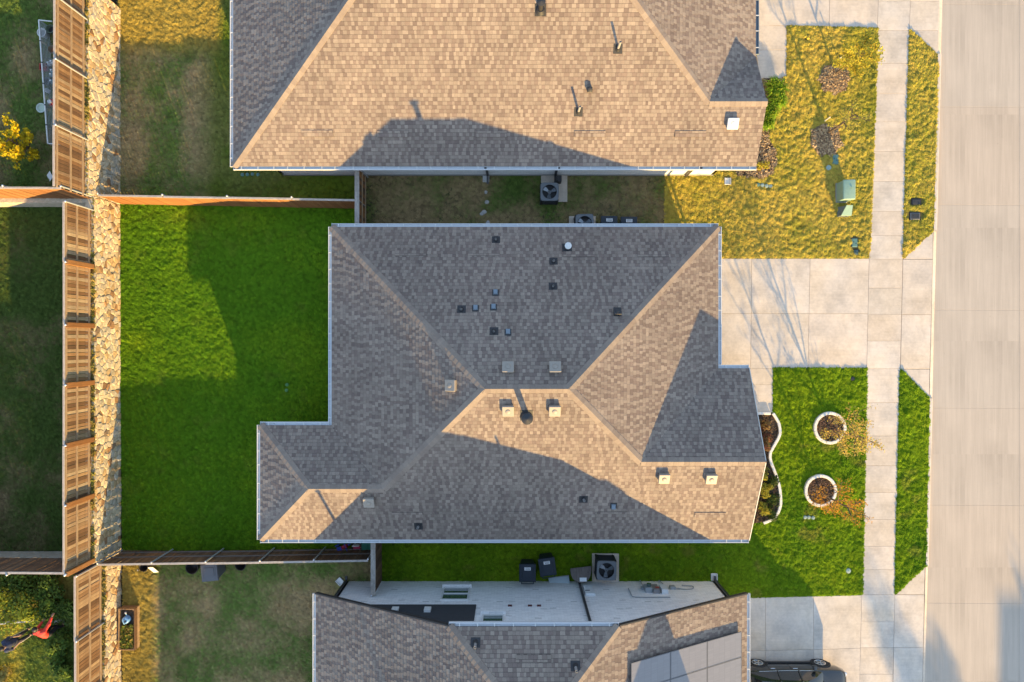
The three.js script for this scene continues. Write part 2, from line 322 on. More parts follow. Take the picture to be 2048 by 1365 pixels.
// roof fittings stand on a slope: their own group is turned only about y, the base follows the slope
function boxVent(root, pl, px, py, m = M.ventTan, w = 0.43, label) {
  const p = onPlane(pl, px, py), { n, u, v } = planeAxes(pl.pts), g = new G(), k = (i, j, h) => p.clone().addScaledVector(u, i).addScaledVector(v, j).addScaledVector(n, h), a = w / 2;
  const b = a * 0.86; g.hex([k(-b, -b, .02), k(b, -b, .02), k(b, b, .02), k(-b, b, .02), k(-b, -b, .12), k(b, -b, .12), k(b, b, .12), k(-b, b, .12)]);
  const r = wpart('roof_vent', g, m === M.ventTan ? M.ventTan : m, root, label);
  const q = new THREE.Quaternion().setFromRotationMatrix(new THREE.Matrix4().makeBasis(u, n, v.clone().negate()));
  const lid = rbox(w, 0.085, w, 0.03, 3); const pos = lid.attributes.position; // a shallow pyramid-domed hood
  for (let i = 0; i < pos.count; i++) { const x = pos.getX(i) / a, z = pos.getZ(i) / a; if (pos.getY(i) > 0) pos.setY(i, pos.getY(i) + 0.03 * (1 - Math.max(Math.abs(x), Math.abs(z)))); }
  lid.applyQuaternion(q); const c = k(0, 0, 0.16); lid.translate(c.x, c.y, c.z);
  const h = wpart('hood', lid, m, r); const dm = new THREE.SphereGeometry(0.1, 16, 6, 0, 7, 0, 1.2); dm.scale(1, 0.35, 1); dm.applyQuaternion(q); const c2 = k(0, 0, 0.205); dm.translate(c2.x, c2.y, c2.z);
  h.geometry = merge([lid, dm]);
}
function pipe(root, pl, px, py, h = 0.35, r = 0.04, m = M.lead, cap) {
  const p = onPlane(pl, px, py), { n, u, v } = planeAxes(pl.pts), g = new G(), a = 0.12 + r, k = (i, j, l) => p.clone().addScaledVector(u, i).addScaledVector(v, j).addScaledVector(n, l);
  g.hex([k(-a, -a, -.01), k(a, -a, -.01), k(a, a, -.01), k(-a, a, -.01), k(-a, -a, .02), k(a, -a, .02), k(a, a, .02), k(-a, a, .02)]);
  const f = wpart('vent_pipe', merge([g.build(), placed(cyl(r * 1.5, r * 2.4, 0.12, 14), p.x, p.y + 0.04, p.z)]), M.ventBlack, root);
  const t = new THREE.LatheGeometry([[r * 0.7, 0], [r, 0], [r, h], [r * 0.8, h], [r * 0.75, h - 0.06], [0, h - 0.06]].map(q => new THREE.Vector2(q[0], q[1])), 16); t.translate(p.x, p.y, p.z);
  wpart('pipe', t, m, f);
  if (cap) wpart('rain_cap', merge([placed(cyl(0.02, r * 1.9, 0.06, 16), p.x, p.y + h + 0.1, p.z), placed(cyl(r * 1.9, r * 1.9, 0.03, 16), p.x, p.y + h + 0.055, p.z), ...[0, 2.1, 4.2].map(t => placed(cyl(0.007, 0.007, 0.08, 5), p.x + Math.cos(t) * r, p.y + h + 0.02, p.z + Math.sin(t) * r))]), cap, f);
}
function capVent(root, pl, px, py, m = M.ventBlue, w = 0.17) { // small hooded exhaust
  const p = onPlane(pl, px, py), { n, u, v } = planeAxes(pl.pts), g = new G(), a = w / 2, k = (i, j, h) => p.clone().addScaledVector(u, i).addScaledVector(v, j).addScaledVector(n, h);
  g.hex([k(-a - .04, -a - .04, -.01), k(a + .04, -a - .04, -.01), k(a + .04, a + .06, -.01), k(-a - .04, a + .06, -.01), k(-a - .04, -a - .04, .018), k(a + .04, -a - .04, .018), k(a + .04, a + .06, .018), k(-a - .04, a + .06, .018)]);
  const b = wpart('exhaust_vent', g, M.ventBlack, root);
  const h = new G(); h.hex([k(-a, -a, .015), k(a, -a, .015), k(a, a, .015), k(-a, a, .015), k(-a * .9, -a * .9, .13), k(a * .9, -a * .9, .13), k(a * .8, a * .8, .06), k(-a * .8, a * .8, .06)]);
  wpart('hood', h, m, b);
}
function downspout(root, pts, m = M.gutterDark, w = 0.09) { const g = new G(); for (let i = 0; i < pts.length - 1; i++) g.bar(pts[i], pts[i + 1], w, w, Math.abs(pts[i + 1].y - pts[i].y) > 0.5 ? V(0, 0, 1) : V(0, 1, 0)); return wpart('downspout', g, m, root); }
function wallsOf(root, poly, h0, h1, m, name = 'wall') { // [x, z] footprint, one part per wall
  const n = poly.length;
  for (let i = 0; i < n; i++) {
    const a = poly[i], b = poly[(i + 1) % n], d = [b[0] - a[0], b[1] - a[1]], L = Math.hypot(...d), t = 0.12, o = [d[1] / L * t, -d[0] / L * t];
    const g = new G(), inn = [[a[0] - o[0], a[1] - o[1]], [b[0] - o[0], b[1] - o[1]]];
    const q = [[a[0], a[1]], [b[0], b[1]], inn[1], inn[0]];
    g.hex([...q.map(p => V(p[0], h0, p[1])), ...q.map(p => V(p[0], h1, p[1]))]); // outward = right of a->b in x,z
    wpart(name, g, m, root);
  }
}

const S = 0.52, HE = 2.7;
// ---- the house in the middle
{
  const Xw = -7.22, Xe = 8.26, Zn = -4.57, Zs = 7.95, Xr = -10.08, Zi = 3.37, Zc = 1.09, Xf = 9.48, run = (Zs - Zn) / 2, Z0 = Zn + run, hr = HE + S * run;
  const gr = (Zs - Zc) / 2, Zg = Zc + gr, hg = HE + S * gr, wr = (Zs - Zi) / 2, Zw = Zi + wr, hw = HE + S * wr;
  const R1 = V(Xw + run, hr, Z0), R2 = V(Xe - run, hr, Z0), t1 = run - gr, V1 = V(R2.x + t1, hg, Zg), t2 = run - wr, W2 = V(R1.x - t2, hw, Zw), W1 = V(Xr + wr, hw, Zw);
  const A = V(Xw, HE, Zn), B = V(Xe, HE, Zn), C = V(Xe, HE, Zc), D = V(Xf, HE, Zc), E = V(Xf, hg, Zg), F = V(Xf, HE, Zs), Gc = V(Xr, HE, Zs), Hc = V(Xr, HE, Zi), I = V(Xw, HE, Zi);
  const h = thing('brick_house', 'low hip roofed house in the middle, green lawn behind and in front', 'house', V(0, 0, 1.7));
  const planes = [
    { pts: [A, B, R2, R1] }, { pts: [B, C, V1, R2] }, { pts: [C, D, E, V1] }, { pts: [F, Gc, W1, W2, R1, R2, V1, E] }, { pts: [Hc, I, W2, W1] }, { pts: [Gc, Hc, W1] }, { pts: [I, A, R1, W2] },
  ];
  const [N, Ea, Gn, So, Wn, Ww, We] = planes;
  N.extra = [[821, 507], [968, 507], [1158, 509], [1306, 509]].map(q => [onPlane(N, ...q)]);
  So.extra = [[1031, 1028], [1222, 1029], [1420, 1030], [815, 1030]].map(q => [onPlane(So, ...q)]);
  roof(h, planes, [[A, R1, 6, 0], [B, R2, 0, 1], [R1, R2, 0, 3], [V1, R2, 1, 3], [V1, E, 2, 3], [W2, R1, 6, 3], [W1, W2, 4, 3], [Hc, W1, 4, 5], [Gc, W1, 5, 3]], 11);
  wallsOf(h, [[Xw + .45, Zn + .42], [Xe - .45, Zn + .42], [Xe - .45, Zc + .42], [Xf - .12, Zc + .42], [Xf - .12, Zs - .42], [Xr + .45, Zs - .42], [Xr + .45, Zi + .42], [Xw + .45, Zi + .42]], 0, 2.58, M.wallTan);
  { const g = new G(), x = Xf - .14; g.fan([V(x, 2.58, Zs - .42), V(x, 2.58, Zc + .42), V(x, hg - .22, Zg)]); wpart('gable', g, M.wallTan, h); }
  const z = V(0, 0, 1), x = V(1, 0, 0), nz = V(0, 0, -1), nx = V(-1, 0, 0);
  gutter(h, A, B, nz); gutter(h, V(Xw, HE, Zn), V(Xw, HE, Zi), nx); gutter(h, V(Xr, HE, Zi), V(Xw - .16, HE, Zi), nz); gutter(h, V(Xr, HE, Zi), V(Xr, HE, Zs), nx); gutter(h, V(Xr, HE, Zs), V(Xf, HE, Zs), z); gutter(h, V(Xe, HE, Zn), V(Xe, HE, Zc - .16), x); gutter(h, V(Xe, HE, Zc), V(Xf, HE, Zc), nz);
  for (const [a, b] of [[D, E], [E, F]]) wpart('rake_trim', new G().bar(a.clone().add(V(0.02, -0.05, 0)), b.clone().add(V(0.02, -0.05, 0)), 0.03, 0.14), M.soffit, h);
  for (const [px, py, pl] of [[905, 771, We], [1016, 738, N], [1110, 738, N], [1016, 818, So], [1109, 818, So], [1327, 953, So], [1421, 954, So], [739, 1001, So]]) boxVent(h, pl, px, py);
  boxVent(h, N, 1234, 627, M.ventBlack, 0.3, 'small black square roof vent');
  for (const [px, py] of [[992, 480], [1107, 523], [1106, 573], [923, 619], [988, 663]]) pipe(h, N, px, py, 0.28, 0.04);
  for (const [px, py] of [[991, 586], [951, 617], [987, 615], [1016, 665]]) capVent(h, N, px, py);
  pipe(h, N, 1134, 496, 0.55, 0.07, M.steel, M.whiteMetal);
  pipe(h, So, 1053, 831, 1.12, 0.105, M.ventBlack, M.ventBlack); pipe(h, So, 1167, 999, 0.3, 0.045, M.lead); pipe(h, So, 837, 1053, 0.3, 0.045, M.lead); capVent(h, So, 1227, 1012);
  downspout(h, [V(Xr + .5, 2.6, Zi - .07), V(Xr + .5, 2.45, Zi + .36), V(Xr + .5, 0.15, Zi + .36)], M.gutter); downspout(h, [V(Xe - .3, 2.6, Zn - .07), V(Xe - .3, 2.45, Zn + .36), V(Xe - .3, 0.15, Zn + .36)], M.gutter);
  // garage door on the drive, entry door under the gable's eave
  const gd = new G(), zg = -1.6, xg = Xe - .44; gd.box(xg, 1.07, zg, 0.05, 2.13, 4.9); const door = wpart('garage_door', gd, M.soffit, h);
  for (let i = 0; i < 4; i++) for (let j = 0; j < 4; j++) wpart('door_panel', new G().box(xg + 0.032, 0.3 + i * 0.52, zg - 1.83 + j * 1.22, 0.014, 0.4, 1.05), M.soffit, door);
  const win = wpart('window', new G().box(Xf - .11, 1.35, 4.9, 0.05, 1.5, 1.8), M.whiteMetal, h); wpart('pane', new G().box(Xf - .084, 1.35, 4.9, 0.012, 1.34, 1.64), M.glass, win);
}
// ---- the house above it
{
  const Xw = -11.16, Xe = 9.76, Zs = -6.99, Zn = -19.5, run = (Zs - Zn) / 2, Z0 = Zs - run, hr = HE + S * run, gr = 2.19, Zg = Zs - gr, hg = HE + S * gr, Xf = 9.78;
  const R1 = V(Xw + run, hr, Z0), R2 = V(Xe - run, hr, Z0), V1 = V(Xe - gr, hg, Zg), E = V(Xf, hg, Zg), A = V(Xw, HE, Zn), B = V(Xe, HE, Zn), C = V(Xe, HE, Zg - gr), F = V(Xf, HE, Zs), Gc = V(Xw, HE, Zs);
  const h = thing('brick_house', 'house with broad golden brown roof across the top of the photo', 'house', V(-0.7, 0, -13.2));
  const planes = [{ pts: [A, B, R2, R1] }, { pts: [B, C, V1, R2] }, { pts: [C, E, V1] }, { pts: [F, Gc, R1, R2, V1, E] }, { pts: [Gc, A, R1] }], So = planes[3];
  So.extra = [[635, 267], [786, 268], [982, 268], [1180, 268], [1381, 268]].map(q => [onPlane(So, ...q)]);
  roof(h, planes, [[Gc, R1, 4, 3], [V1, R2, 1, 3], [V1, E, 2, 3], [R1, R2, 0, 3]], 23, { tint: 1.08 });
  wallsOf(h, [[Xw + 1.1, Zn + .4], [Xe - .5, Zn + .4], [Xe - .95, Zg - gr + .4], [Xe - .95, Zs - .3], [Xw + 1.1, Zs - .3]], 0, 2.58, M.wallWhite);
  { const g = new G(), x = Xf - .14; g.fan([V(x, 2.58, Zs - .25), V(x, 2.58, Zg - gr + .25), V(x, hg - .22, Zg)]); wpart('gable', g, M.wallWhite, h); }
  wpart('foundation', new G().box((Xw + Xe) / 2 + 0.1, 0.09, Zs - .29, Xe - Xw - 2.1, 0.18, 0.04), M.lead, h);
  gutter(h, V(Xw, HE, Zs), V(Xf, HE, Zs), V(0, 0, 1)); gutter(h, V(Xw, HE, Zn), V(Xw, HE, Zs), V(-1, 0, 0)); gutter(h, V(Xe, HE, -14), V(Xe, HE, -11.5), V(1, 0, 0), M.ventBlue);
  boxVent(h, So, 1464, 246, M.whiteMetal, 0.44, 'white square roof vent'); boxVent(h, So, 1179, 178, M.ventBlack, 0.2);
  pipe(h, So, 1157, 224, 0.62, 0.045, M.lead); pipe(h, So, 1236, 98, 0.62, 0.045, M.lead); pipe(h, So, 1081, 20, 0.55, 0.085, M.ventBlack, M.ventBlack);
  for (const px of [972, 1116]) { const X = (px - 1024) * 0.0205; downspout(h, [V(X, 2.6, Zs + .07), V(X, 2.4, Zs - .24), V(X, 0.2, Zs - .24), V(X, 0.1, Zs + .1)]); }
  { const X = 7.6; downspout(h, [V(X, 2.6, Zs + .07), V(X, 2.4, Zs - .24), V(X, 0.2, Zs - .24)]); }
}
// ---- the tall house below it
const TALL = {};
{
  const s = 0.55, he = 2.78, Xw = -7.83, Xe = 9.38, Z1 = 10.1, Z2 = 19.6, Xm = (Xw + Xe) / 2, hr = he + s * (Xe - Xm), hc = 5.86, cx = (hc - he) / s, Zp = Z1 + (hr - hc) / s;
  const a = V(Xw, he, Z1), b = V(Xw + cx, hc, Z1), c = V(Xe - cx, hc, Z1), d = V(Xe, he, Z1), pk = V(Xm, hr, Zp), e = V(Xe, he, Z2), f = V(Xm, hr, Z2), g0 = V(Xw, he, Z2);
  const h = thing('brick_house', 'two storey white brick house with clipped gable at the lower edge', 'house', V(Xm, 0, 16.5));
  const planes = [{ pts: [a, b, pk, f, g0] }, { pts: [b, c, pk] }, { pts: [d, e, f, pk, c] }];
  planes[1].extra = [[onPlane(planes[1], 1067, 1318)]]; TALL.east = planes[2];
  roof(h, planes, [[b, pk, 0, 1], [c, pk, 1, 2], [pk, f, 0, 2]], 37);
  { // front cross gable, just below the picture's edge
    const x0 = 1.2, x1 = 7.95, z0 = 15.6, z1 = 19, zm = 17.3, ye = 6.1, yr = 6.95, g = new G();
    g.quad(V(x0, ye, z0), V(x1, ye, z0), V(x1, yr, zm), V(x0, yr, zm)).quad(V(x0, yr, zm), V(x1, yr, zm), V(x1, ye, z1), V(x0, ye, z1));
    const dr = wpart('cross_gable', g, M.deck, h); wpart('gable_wall', new G().fan([V(x1 - .2, 2.6, z0 + .2), V(x1 - .2, ye, z0 + .2), V(x1 - .2, yr - .1, zm), V(x1 - .2, ye, z1 - .2), V(x1 - .2, 2.6, z1 - .2)]).quad(V(x0, 2.6, z0 + .2), V(x0, ye, z0 + .2), V(x1 - .2, ye, z0 + .2), V(x1 - .2, 2.6, z0 + .2)), M.wallWhite, dr);
  }
  const Zw = 10.56, wx0 = -7.28, wx1 = 8.92;
  wallsOf(h, [[wx0, Zw], [wx1, Zw], [wx1, Z2], [wx0, Z2]], 0, 2.64, M.wallWhite);
  { // upper part of the north wall, up to the rakes; windows are real openings
    const yo = x => Math.min(he - .2 + s * (x - Xw), hc - .18, he - .2 + s * (Xe - x)), q = new G();
    const up = (x0, x1, y0f, y1f) => { const n = Math.max(1, Math.ceil((x1 - x0) / 0.6)); for (let i = 0; i < n; i++) { const p = lerp(x0, x1, i / n), r = lerp(x0, x1, (i + 1) / n); q.quad(V(p, y0f, Zw), V(p, y1f ?? yo(p), Zw), V(r, y1f ?? yo(r), Zw), V(r, y0f, Zw)); } };
    up(wx0, -1.15, 2.64); up(-1.15, -0.3, 2.64, 3.75); up(-1.15, -0.3, 5.1); up(-0.3, wx1, 2.64);
    wpart('upper_wall', q, M.wallWhite, h);
    const k = new G(); const xs = [-6.9, -1.43]; for (let i = 0; i < 10; i++) { const p = lerp(xs[0], xs[1], i / 10), r = lerp(xs[0], xs[1], (i + 1) / 10); k.quad(V(p, 2.73, Zw - .03), V(p, yo(p), Zw - .03), V(r, yo(r), Zw - .03), V(r, 2.73, Zw - .03)); k.quad(V(p, 2.73, Zw - .03), V(r, 2.73, Zw - .03), V(r, 2.73, Zw), V(p, 2.73, Zw)); }
    k.quad(V(-1.43, 2.73, Zw - .03), V(-1.43, yo(-1.43), Zw - .03), V(-1.43, yo(-1.43), Zw), V(-1.43, 2.73, Zw));
    const sd = wpart('gable_siding', k, M.siding, h, 'charcoal board siding in the left half of the gable');
    for (let y = 2.9; y < 5.5; y += 0.17) { const x0 = Math.max(-6.9, Xw + (y - he + .26) / s); wpart('siding_board', new G().hex([V(x0, y, Zw - .03), V(-1.43, y, Zw - .03), V(-1.43, y, Zw - .048), V(x0, y, Zw - .048), V(x0, y + .17, Zw - .03), V(-1.43, y + .17, Zw - .03), V(-1.43, y + .17, Zw - .034), V(x0, y + .17, Zw - .034)].reverse().map((v, i, l) => l[i < 4 ? 7 - i : 7 - i])), M.siding, sd); }
    for (const px of [790, 855]) { const X = (px - 1024) * 26.6 / 1365; wpart('gable_vent', new G().box(X, 3.4, Zw - .09, 0.26, 0.34, 0.1), M.whiteMetal, h); }
  }
  const windowAt = (x0, x1, y0, y1) => {
    const w = wpart('window', merge([[x0 + .03, (y0 + y1) / 2, .06, y1 - y0], [x1 - .03, (y0 + y1) / 2, .06, y1 - y0], [(x0 + x1) / 2, y0 + .03, x1 - x0 - .12, .06], [(x0 + x1) / 2, y1 - .03, x1 - x0 - .12, .06], [(x0 + x1) / 2, (y0 + y1) / 2, x1 - x0 - .12, .04]].map(q => new G().box(q[0], q[1], Zw - .025, q[2], q[3], 0.06).build())), M.whiteMetal, h);
    wpart('pane', new G().box((x0 + x1) / 2, (y0 + y1) / 2, Zw - .008, x1 - x0 - .1, y1 - y0 - .1, 0.012), M.glass, w);
    wpart('sill', new G().box((x0 + x1) / 2, y0 - .05, Zw - .07, x1 - x0 + .12, 0.09, 0.16), M.wallWhite, w);
    for (let i = 0; i < 9; i++) wpart('brick', new G().box(lerp(x0, x1, (i + .5) / 9), y0 - .2, Zw - .05, (x1 - x0) / 9 - .012, 0.2, 0.12), M.wallWhite, w);
  };
  windowAt(-2.92, -1.78, 0.85, 2.25); windowAt(-1.15, -0.3, 3.75, 5.1);
  gutter(h, b, c, V(0, 0, -1)); gutter(h, V(Xw, he, Z1), V(Xw, he, 15.5), V(-1, 0, 0)); gutter(h, V(Xe, he, Z1), V(Xe, he, 15.5), V(1, 0, 0));
  for (const [p, q] of [[a, b], [c, d]]) wpart('rake_trim', new G().bar(p.clone().add(V(0, -0.04, -0.03)), q.clone().add(V(0, -0.04, -0.03)), 0.05, 0.16), M.trimDark, h);
  for (const [x, top] of [[wx0 + .02, 3.0], [2.92, 5.7], [wx1 - .02, 2.9]]) downspout(h, [V(x, top, Zw - .07), V(x, 0.12, Zw - .07), V(x, 0.08, Zw - .25)]);
  for (const px of [1020, 1060, 1078]) { const X = (px - 1024) * 27.2 / 1365; wpart('weep_vent', new G().box(X, 2.83, Zw - .02, 0.16, 0.1, 0.05), mat([0.09, 0.02, 0.02], 0.7), h); }
  pipe(h, planes[1], 951, 1286, 0.4, 0.045, M.lead); pipe(h, planes[1], 1151, 1333, 0.4, 0.045, M.lead); pipe(h, planes[0], 767, 1378, 1.08, 0.06, M.steel, M.steel);
  // white cabinet, meters and conduits on the wall
  const bx = (name, px0, px1, y0, y1, dz, m) => { const k = (30 - (y0 + y1) / 2) / 1365, x0 = (px0 - 1024) * k, x1 = (px1 - 1024) * k; return wpart(name, rbox(x1 - x0, y1 - y0, dz, 0.012).translate((x0 + x1) / 2, (y0 + y1) / 2, Zw - dz / 2 - 0.004), m, h); };
  const pale = mat([0.66, 0.68, 0.68], 0.5), grey = mat([0.30, 0.32, 0.33], 0.5);
  const cab = bx('wall_cabinet', 1168, 1188, 0.75, 1.75, 0.1, pale); wpart('handle', new G().box(3.16, 1.42, Zw - .115, 0.2, 0.03, 0.02), M.trimDark, cab);
  for (const dx of [-0.09, 0.09]) wpart('knob', cyl(0.035, 0.035, 0.02, 12).rotateX(Math.PI / 2).translate(3.16 + dx, 1.02, Zw - .112), M.sticker, cab);
  const mt = bx('electric_meter', 1289, 1303, 0.9, 1.4, 0.2, grey); wpart('meter_dial', cyl(0.09, 0.1, 0.12, 18).rotateX(Math.PI / 2).translate(5.78, 1.2, Zw - .26), M.glass, mt);
  const bk = bx('breaker_box', 1304, 1317, 0.85, 1.5, 0.17, mat([0.22, 0.21, 0.21], 0.5)); wpart('warning_label', new G().box(6.12, 1.25, Zw - .179, 0.16, 0.16, 0.006), mat([0.35, 0.05, 0.04], 0.5), bk);
  bx('inverter_box', 1321, 1334, 0.9, 1.55, 0.19, pale); bx('cable_box', 1340, 1350, 0.8, 1.05, 0.12, grey); bx('cable_box', 1282, 1287, 0.9, 1.1, 0.1, grey);
  const cond = (...p) => wpart('conduit', tube(p, 0.022, 7), grey, h);
  cond(V(5.62, 0.05, Zw - .05), V(5.62, 0.95, Zw - .05)); cond(V(4.95, 1.0, Zw - .04), V(4.95, 1.9, Zw - .04), V(5.2, 2.0, Zw - .04), V(6.5, 2.0, Zw - .04)); cond(V(6.6, 0.85, Zw - .05), V(6.45, 0.05, Zw - .05)); cond(V(6.75, 0.9, Zw - .05), V(7.3, 1.1, Zw - .04), V(7.7, 1.0, Zw - .04), V(7.75, 0.75, Zw - .05), V(7.3, 0.65, Zw - .05));
}
// dark framed solar panels on its right-hand slope
{
  const { n, u, v } = planeAxes(TALL.east.pts), cell = phys([0.20, 0.19, 0.20], 0.12, { clearcoat: 1, map: tex(256, (x, y) => { const a = (x * 6) % 1, b = (y * 10) % 1; return (a < 0.03 || b < 0.03) ? 0.62 : 0.86 + 0.08 * (hash(Math.floor(x * 6), Math.floor(y * 10), 4) - 0.5); }) }), frame = mat([0.16, 0.16, 0.17], 0.45, { metalness: 0.3 });
  cell.roughness = 0.3;
  const o = onPlane(TALL.east, 1478, 1261), along = Math.abs(u.z) > 0.5 ? u.clone().multiplyScalar(Math.sign(u.z)) : u, up = v;
  const cols = ['right hand', 'middle', 'left hand'], rows = ['upper row', 'second row', 'third row'];
  const L = 1.82, Wd = 1.0;
  for (let r = 0; r < 3; r++) for (let c = 0; c < 3; c++) {
    if (r > 1 && c > 5) continue;
    const ctr = o.clone().addScaledVector(along, (r + .5) * (Wd + .012)).addScaledVector(up, (c + .5) * (L + .012)).addScaledVector(n, 0.13);
    const th = thing('solar_panel', `grey solar panel, ${cols[c]} of the ${rows[r]} on the lower roof`, 'solar panel', ctr, 0, 'solar panels on the lower right roof');
    const q = new THREE.Quaternion().setFromRotationMatrix(new THREE.Matrix4().makeBasis(up, n, new V3().crossVectors(up, n)));
    const fr = [[0, L, Wd / 2 - .012], [0, L, -Wd / 2 + .012]].map(k => new THREE.BoxGeometry(L, 0.04, 0.024).translate(0, 0, k[2])).concat([L / 2 - .012, -L / 2 + .012].map(x => new THREE.BoxGeometry(0.024, 0.04, Wd - .05).translate(x, 0, 0)), [0.5, -0.5].map(x => new THREE.BoxGeometry(0.04, 0.1, 0.04).translate(x, -.07, 0.3)));
    part('frame', merge(fr).applyQuaternion(q), frame, th); const gl = new THREE.BoxGeometry(L - .046, 0.03, Wd - .046); part('glass', gl.applyQuaternion(q), cell, th);
  }
}

// ------------------------------------------------------------------ ground, terraces, paving
const XZ = (px, py, h = 0) => { const p = P(px, py, h); return [p.x, p.z]; };
const pix = l => l.map(q => XZ(q[0], q[1]));
struct('ground', new G().poly2([[-1200, -1200], [1200, -1200], [1200, 1200], [-1200, 1200]], -0.16), mat([0.12, 0.105, 0.06], 1, { map: rep(tSoil, 3) }));
const TER = { up: 2.35, mid: 1.95, low: 1.2 }, YMID = 1.05, YUP = 2.0;
const terrace = (z0, z1, h) => struct('terrace', new G().hex([V(-60, -0.1, z0), V(-17.5, -0.1, z0), V(-17.5, -0.1, z1), V(-60, -0.1, z1), V(-60, h - .03, z0), V(-17.5, h - .03, z0), V(-17.5, h - .03, z1), V(-60, h - .03, z1)]), M.soil);
terrace(-60, -5.9, YUP); terrace(-5.9, 9.0, YMID);
struct('garden_wall', new G().hex([V(-60, YMID - .1, -5.9), V(-17.5, YMID - .1, -5.9), V(-17.5, YMID - .1, -5.68), V(-60, YMID - .1, -5.68), V(-60, TER.mid, -5.9), V(-17.5, TER.mid, -5.9), V(-17.5, TER.mid - .02, -5.7), V(-60, TER.mid - .02, -5.7)]), mat([0.58, 0.51, 0.40], 1, { map: rep(tStone, 0.9), bumpMap: rep(tStone, 0.6), bumpScale: 0.03 }));
struct('garden_wall', new G().hex([V(-60, YMID - .1, 8.92), V(-17.5, YMID - .1, 8.92), V(-17.5, YMID - .1, 9.05), V(-60, YMID - .1, 9.05), V(-60, TER.mid - .1, 8.93), V(-17.5, TER.mid - .1, 8.93), V(-17.5, TER.mid - .1, 9.05), V(-60, TER.mid - .1, 9.05)]), mat([0.35, 0.31, 0.25], 1, { map: rep(tStone, 0.9) })); terrace(9.0, 60, TER.low);

function slabs(name, m, list, y1, y0 = -0.12, seed = 1, vary = 0.12, gap = 0.006, shiftUV = true) {
  const rg = RNG(seed), root = new THREE.Group(); root.name = numbered(name); root.userData.kind = 'structure'; scene.add(root);
  for (const pts of list) {
    const g = new G(), t = 1 - vary / 2 + vary * rg(), w = (rg() - .5) * 0.03; g.col = [t * (1 + w), t, t * (1 - w)]; if (shiftUV) g.uo = [rg() * 9, rg() * 9];
    const cx = pts.reduce((s, q) => s + q[0], 0) / pts.length, cz = pts.reduce((s, q) => s + q[1], 0) / pts.length;
    g.slab(pts.map(q => { const l = Math.hypot(q[0] - cx, q[1] - cz), k = 1 - gap / l; return [cx + (q[0] - cx) * k, cz + (q[1] - cz) * k]; }), y0, y1);
    part('slab', g, m, root);
  }
  return root;
}
const quadsBetween = (ys, xl, xr) => ys.slice(0, -1).map((y, i) => pix([[xl(y), y], [xr(y), y], [xr(ys[i + 1]), ys[i + 1]], [xl(ys[i + 1]), ys[i + 1]]]));
const swL = y => y < 517 ? lerp(1757, 1738.5, y / 517) : y < 1190 ? lerp(1738.5, 1724, (y - 517) / 673) : lerp(1724, 1719, (y - 1190) / 175), swR = y => y < 519 ? lerp(1821, 1806, y / 519) : y < 1190 ? lerp(1806, 1790, (y - 519) / 671) : lerp(1790, 1786, (y - 1190) / 175);
const kb0 = y => lerp(1878.5, 1846, y / 1365), kb1 = y => lerp(1888.5, 1853.5, y / 1365);
slabs('sidewalk', M.concrete, quadsBetween([-420, -340, -260, -180, -100, -50, 2, 61, 127, 188, 244, 303, 363, 423, 471, 518.5, 576.5, 630, 682.5, 738, 806, 872.5, 932, 986, 1039.5, 1093, 1140, 1190, 1243, 1296, 1349, 1402, 1455, 1510, 1600, 1700, 1800], swL, swR), 0.012, -0.12, 5);
const grid = (xs, ys) => { const o = []; for (let i = 0; i < xs.length - 1; i++) for (let j = 0; j < ys.length - 1; j++) o.push(pix([[xs[i](ys[j]), ys[j]], [xs[i + 1](ys[j]), ys[j]], [xs[i + 1](ys[j + 1]), ys[j + 1]], [xs[i](ys[j + 1]), ys[j + 1]]])); return o; };
slabs('driveway', M.concrete, grid([() => 1395, y => lerp(1503.5, 1501.5, (y - 517) / 220), y => lerp(1620.5, 1616, (y - 517) / 220), swL], [517.5, 627.5, 737.5]), 0.012, -0.12, 6, 0.03);
slabs('driveway', M.concrete, grid([() => 1460, () => 1659, swL], [-190, -75, 0]).concat([pix([[1460, 0], [1659, 0], [1659, 53.5], [1460, 49]]), pix([[1659, 0], [1757, 0], [1755, 58], [1659, 53.5]])]), 0.012, -0.12, 7, 0.03);
slabs('driveway', M.concrete, [pix([[1440, 1197.5], [1531, 1195.5], [1531, 1302], [1440, 1304]]), pix([[1531, 1195.5], [1627.5, 1193.5], [1627.5, 1300], [1531, 1302]]), pix([[1627.5, 1193.5], [1724, 1191], [1721, 1297], [1627.5, 1300]]), pix([[1440, 1304], [1531, 1302], [1531, 1420], [1440, 1420]]), pix([[1531, 1302], [1627.5, 1300], [1627.5, 1420], [1531, 1420]]), pix([[1627.5, 1300], [1721, 1297], [1718, 1420], [1627.5, 1420]])], 0.012, -0.12, 8, 0.03);
slabs('driveway_apron', M.concrete, [pix([[1806.5, 519], [1866, 519], [1863, 629.5], [1804, 629.5]]), pix([[1804, 629.5], [1863, 629.5], [1860, 738.5], [1801.5, 738.5]]), pix([[1806.5, 518.5], [1866.5, 462], [1866, 518.5]]), pix([[1801.5, 739], [1860, 739], [1858.5, 797]])], 0.008, -0.12, 9);
slabs('driveway_apron', M.concrete, [pix([[1822, -150], [1882, -150], [1879, 2], [1821, 2]]), pix([[1821, 2], [1879, 2], [1877.5, 61], [1819.5, 61]]), pix([[1819.5, 61], [1877.5, 61], [1876, 112]])], 0.008, -0.12, 10);
slabs('driveway_apron', M.concrete, [pix([[1790, 1190], [1850.5, 1133], [1849, 1190]]), pix([[1790, 1190.5], [1849, 1190.5], [1847, 1296], [1788, 1296]]), pix([[1788, 1296], [1847, 1296], [1845, 1400], [1786, 1400]])], 0.008, -0.12, 11);
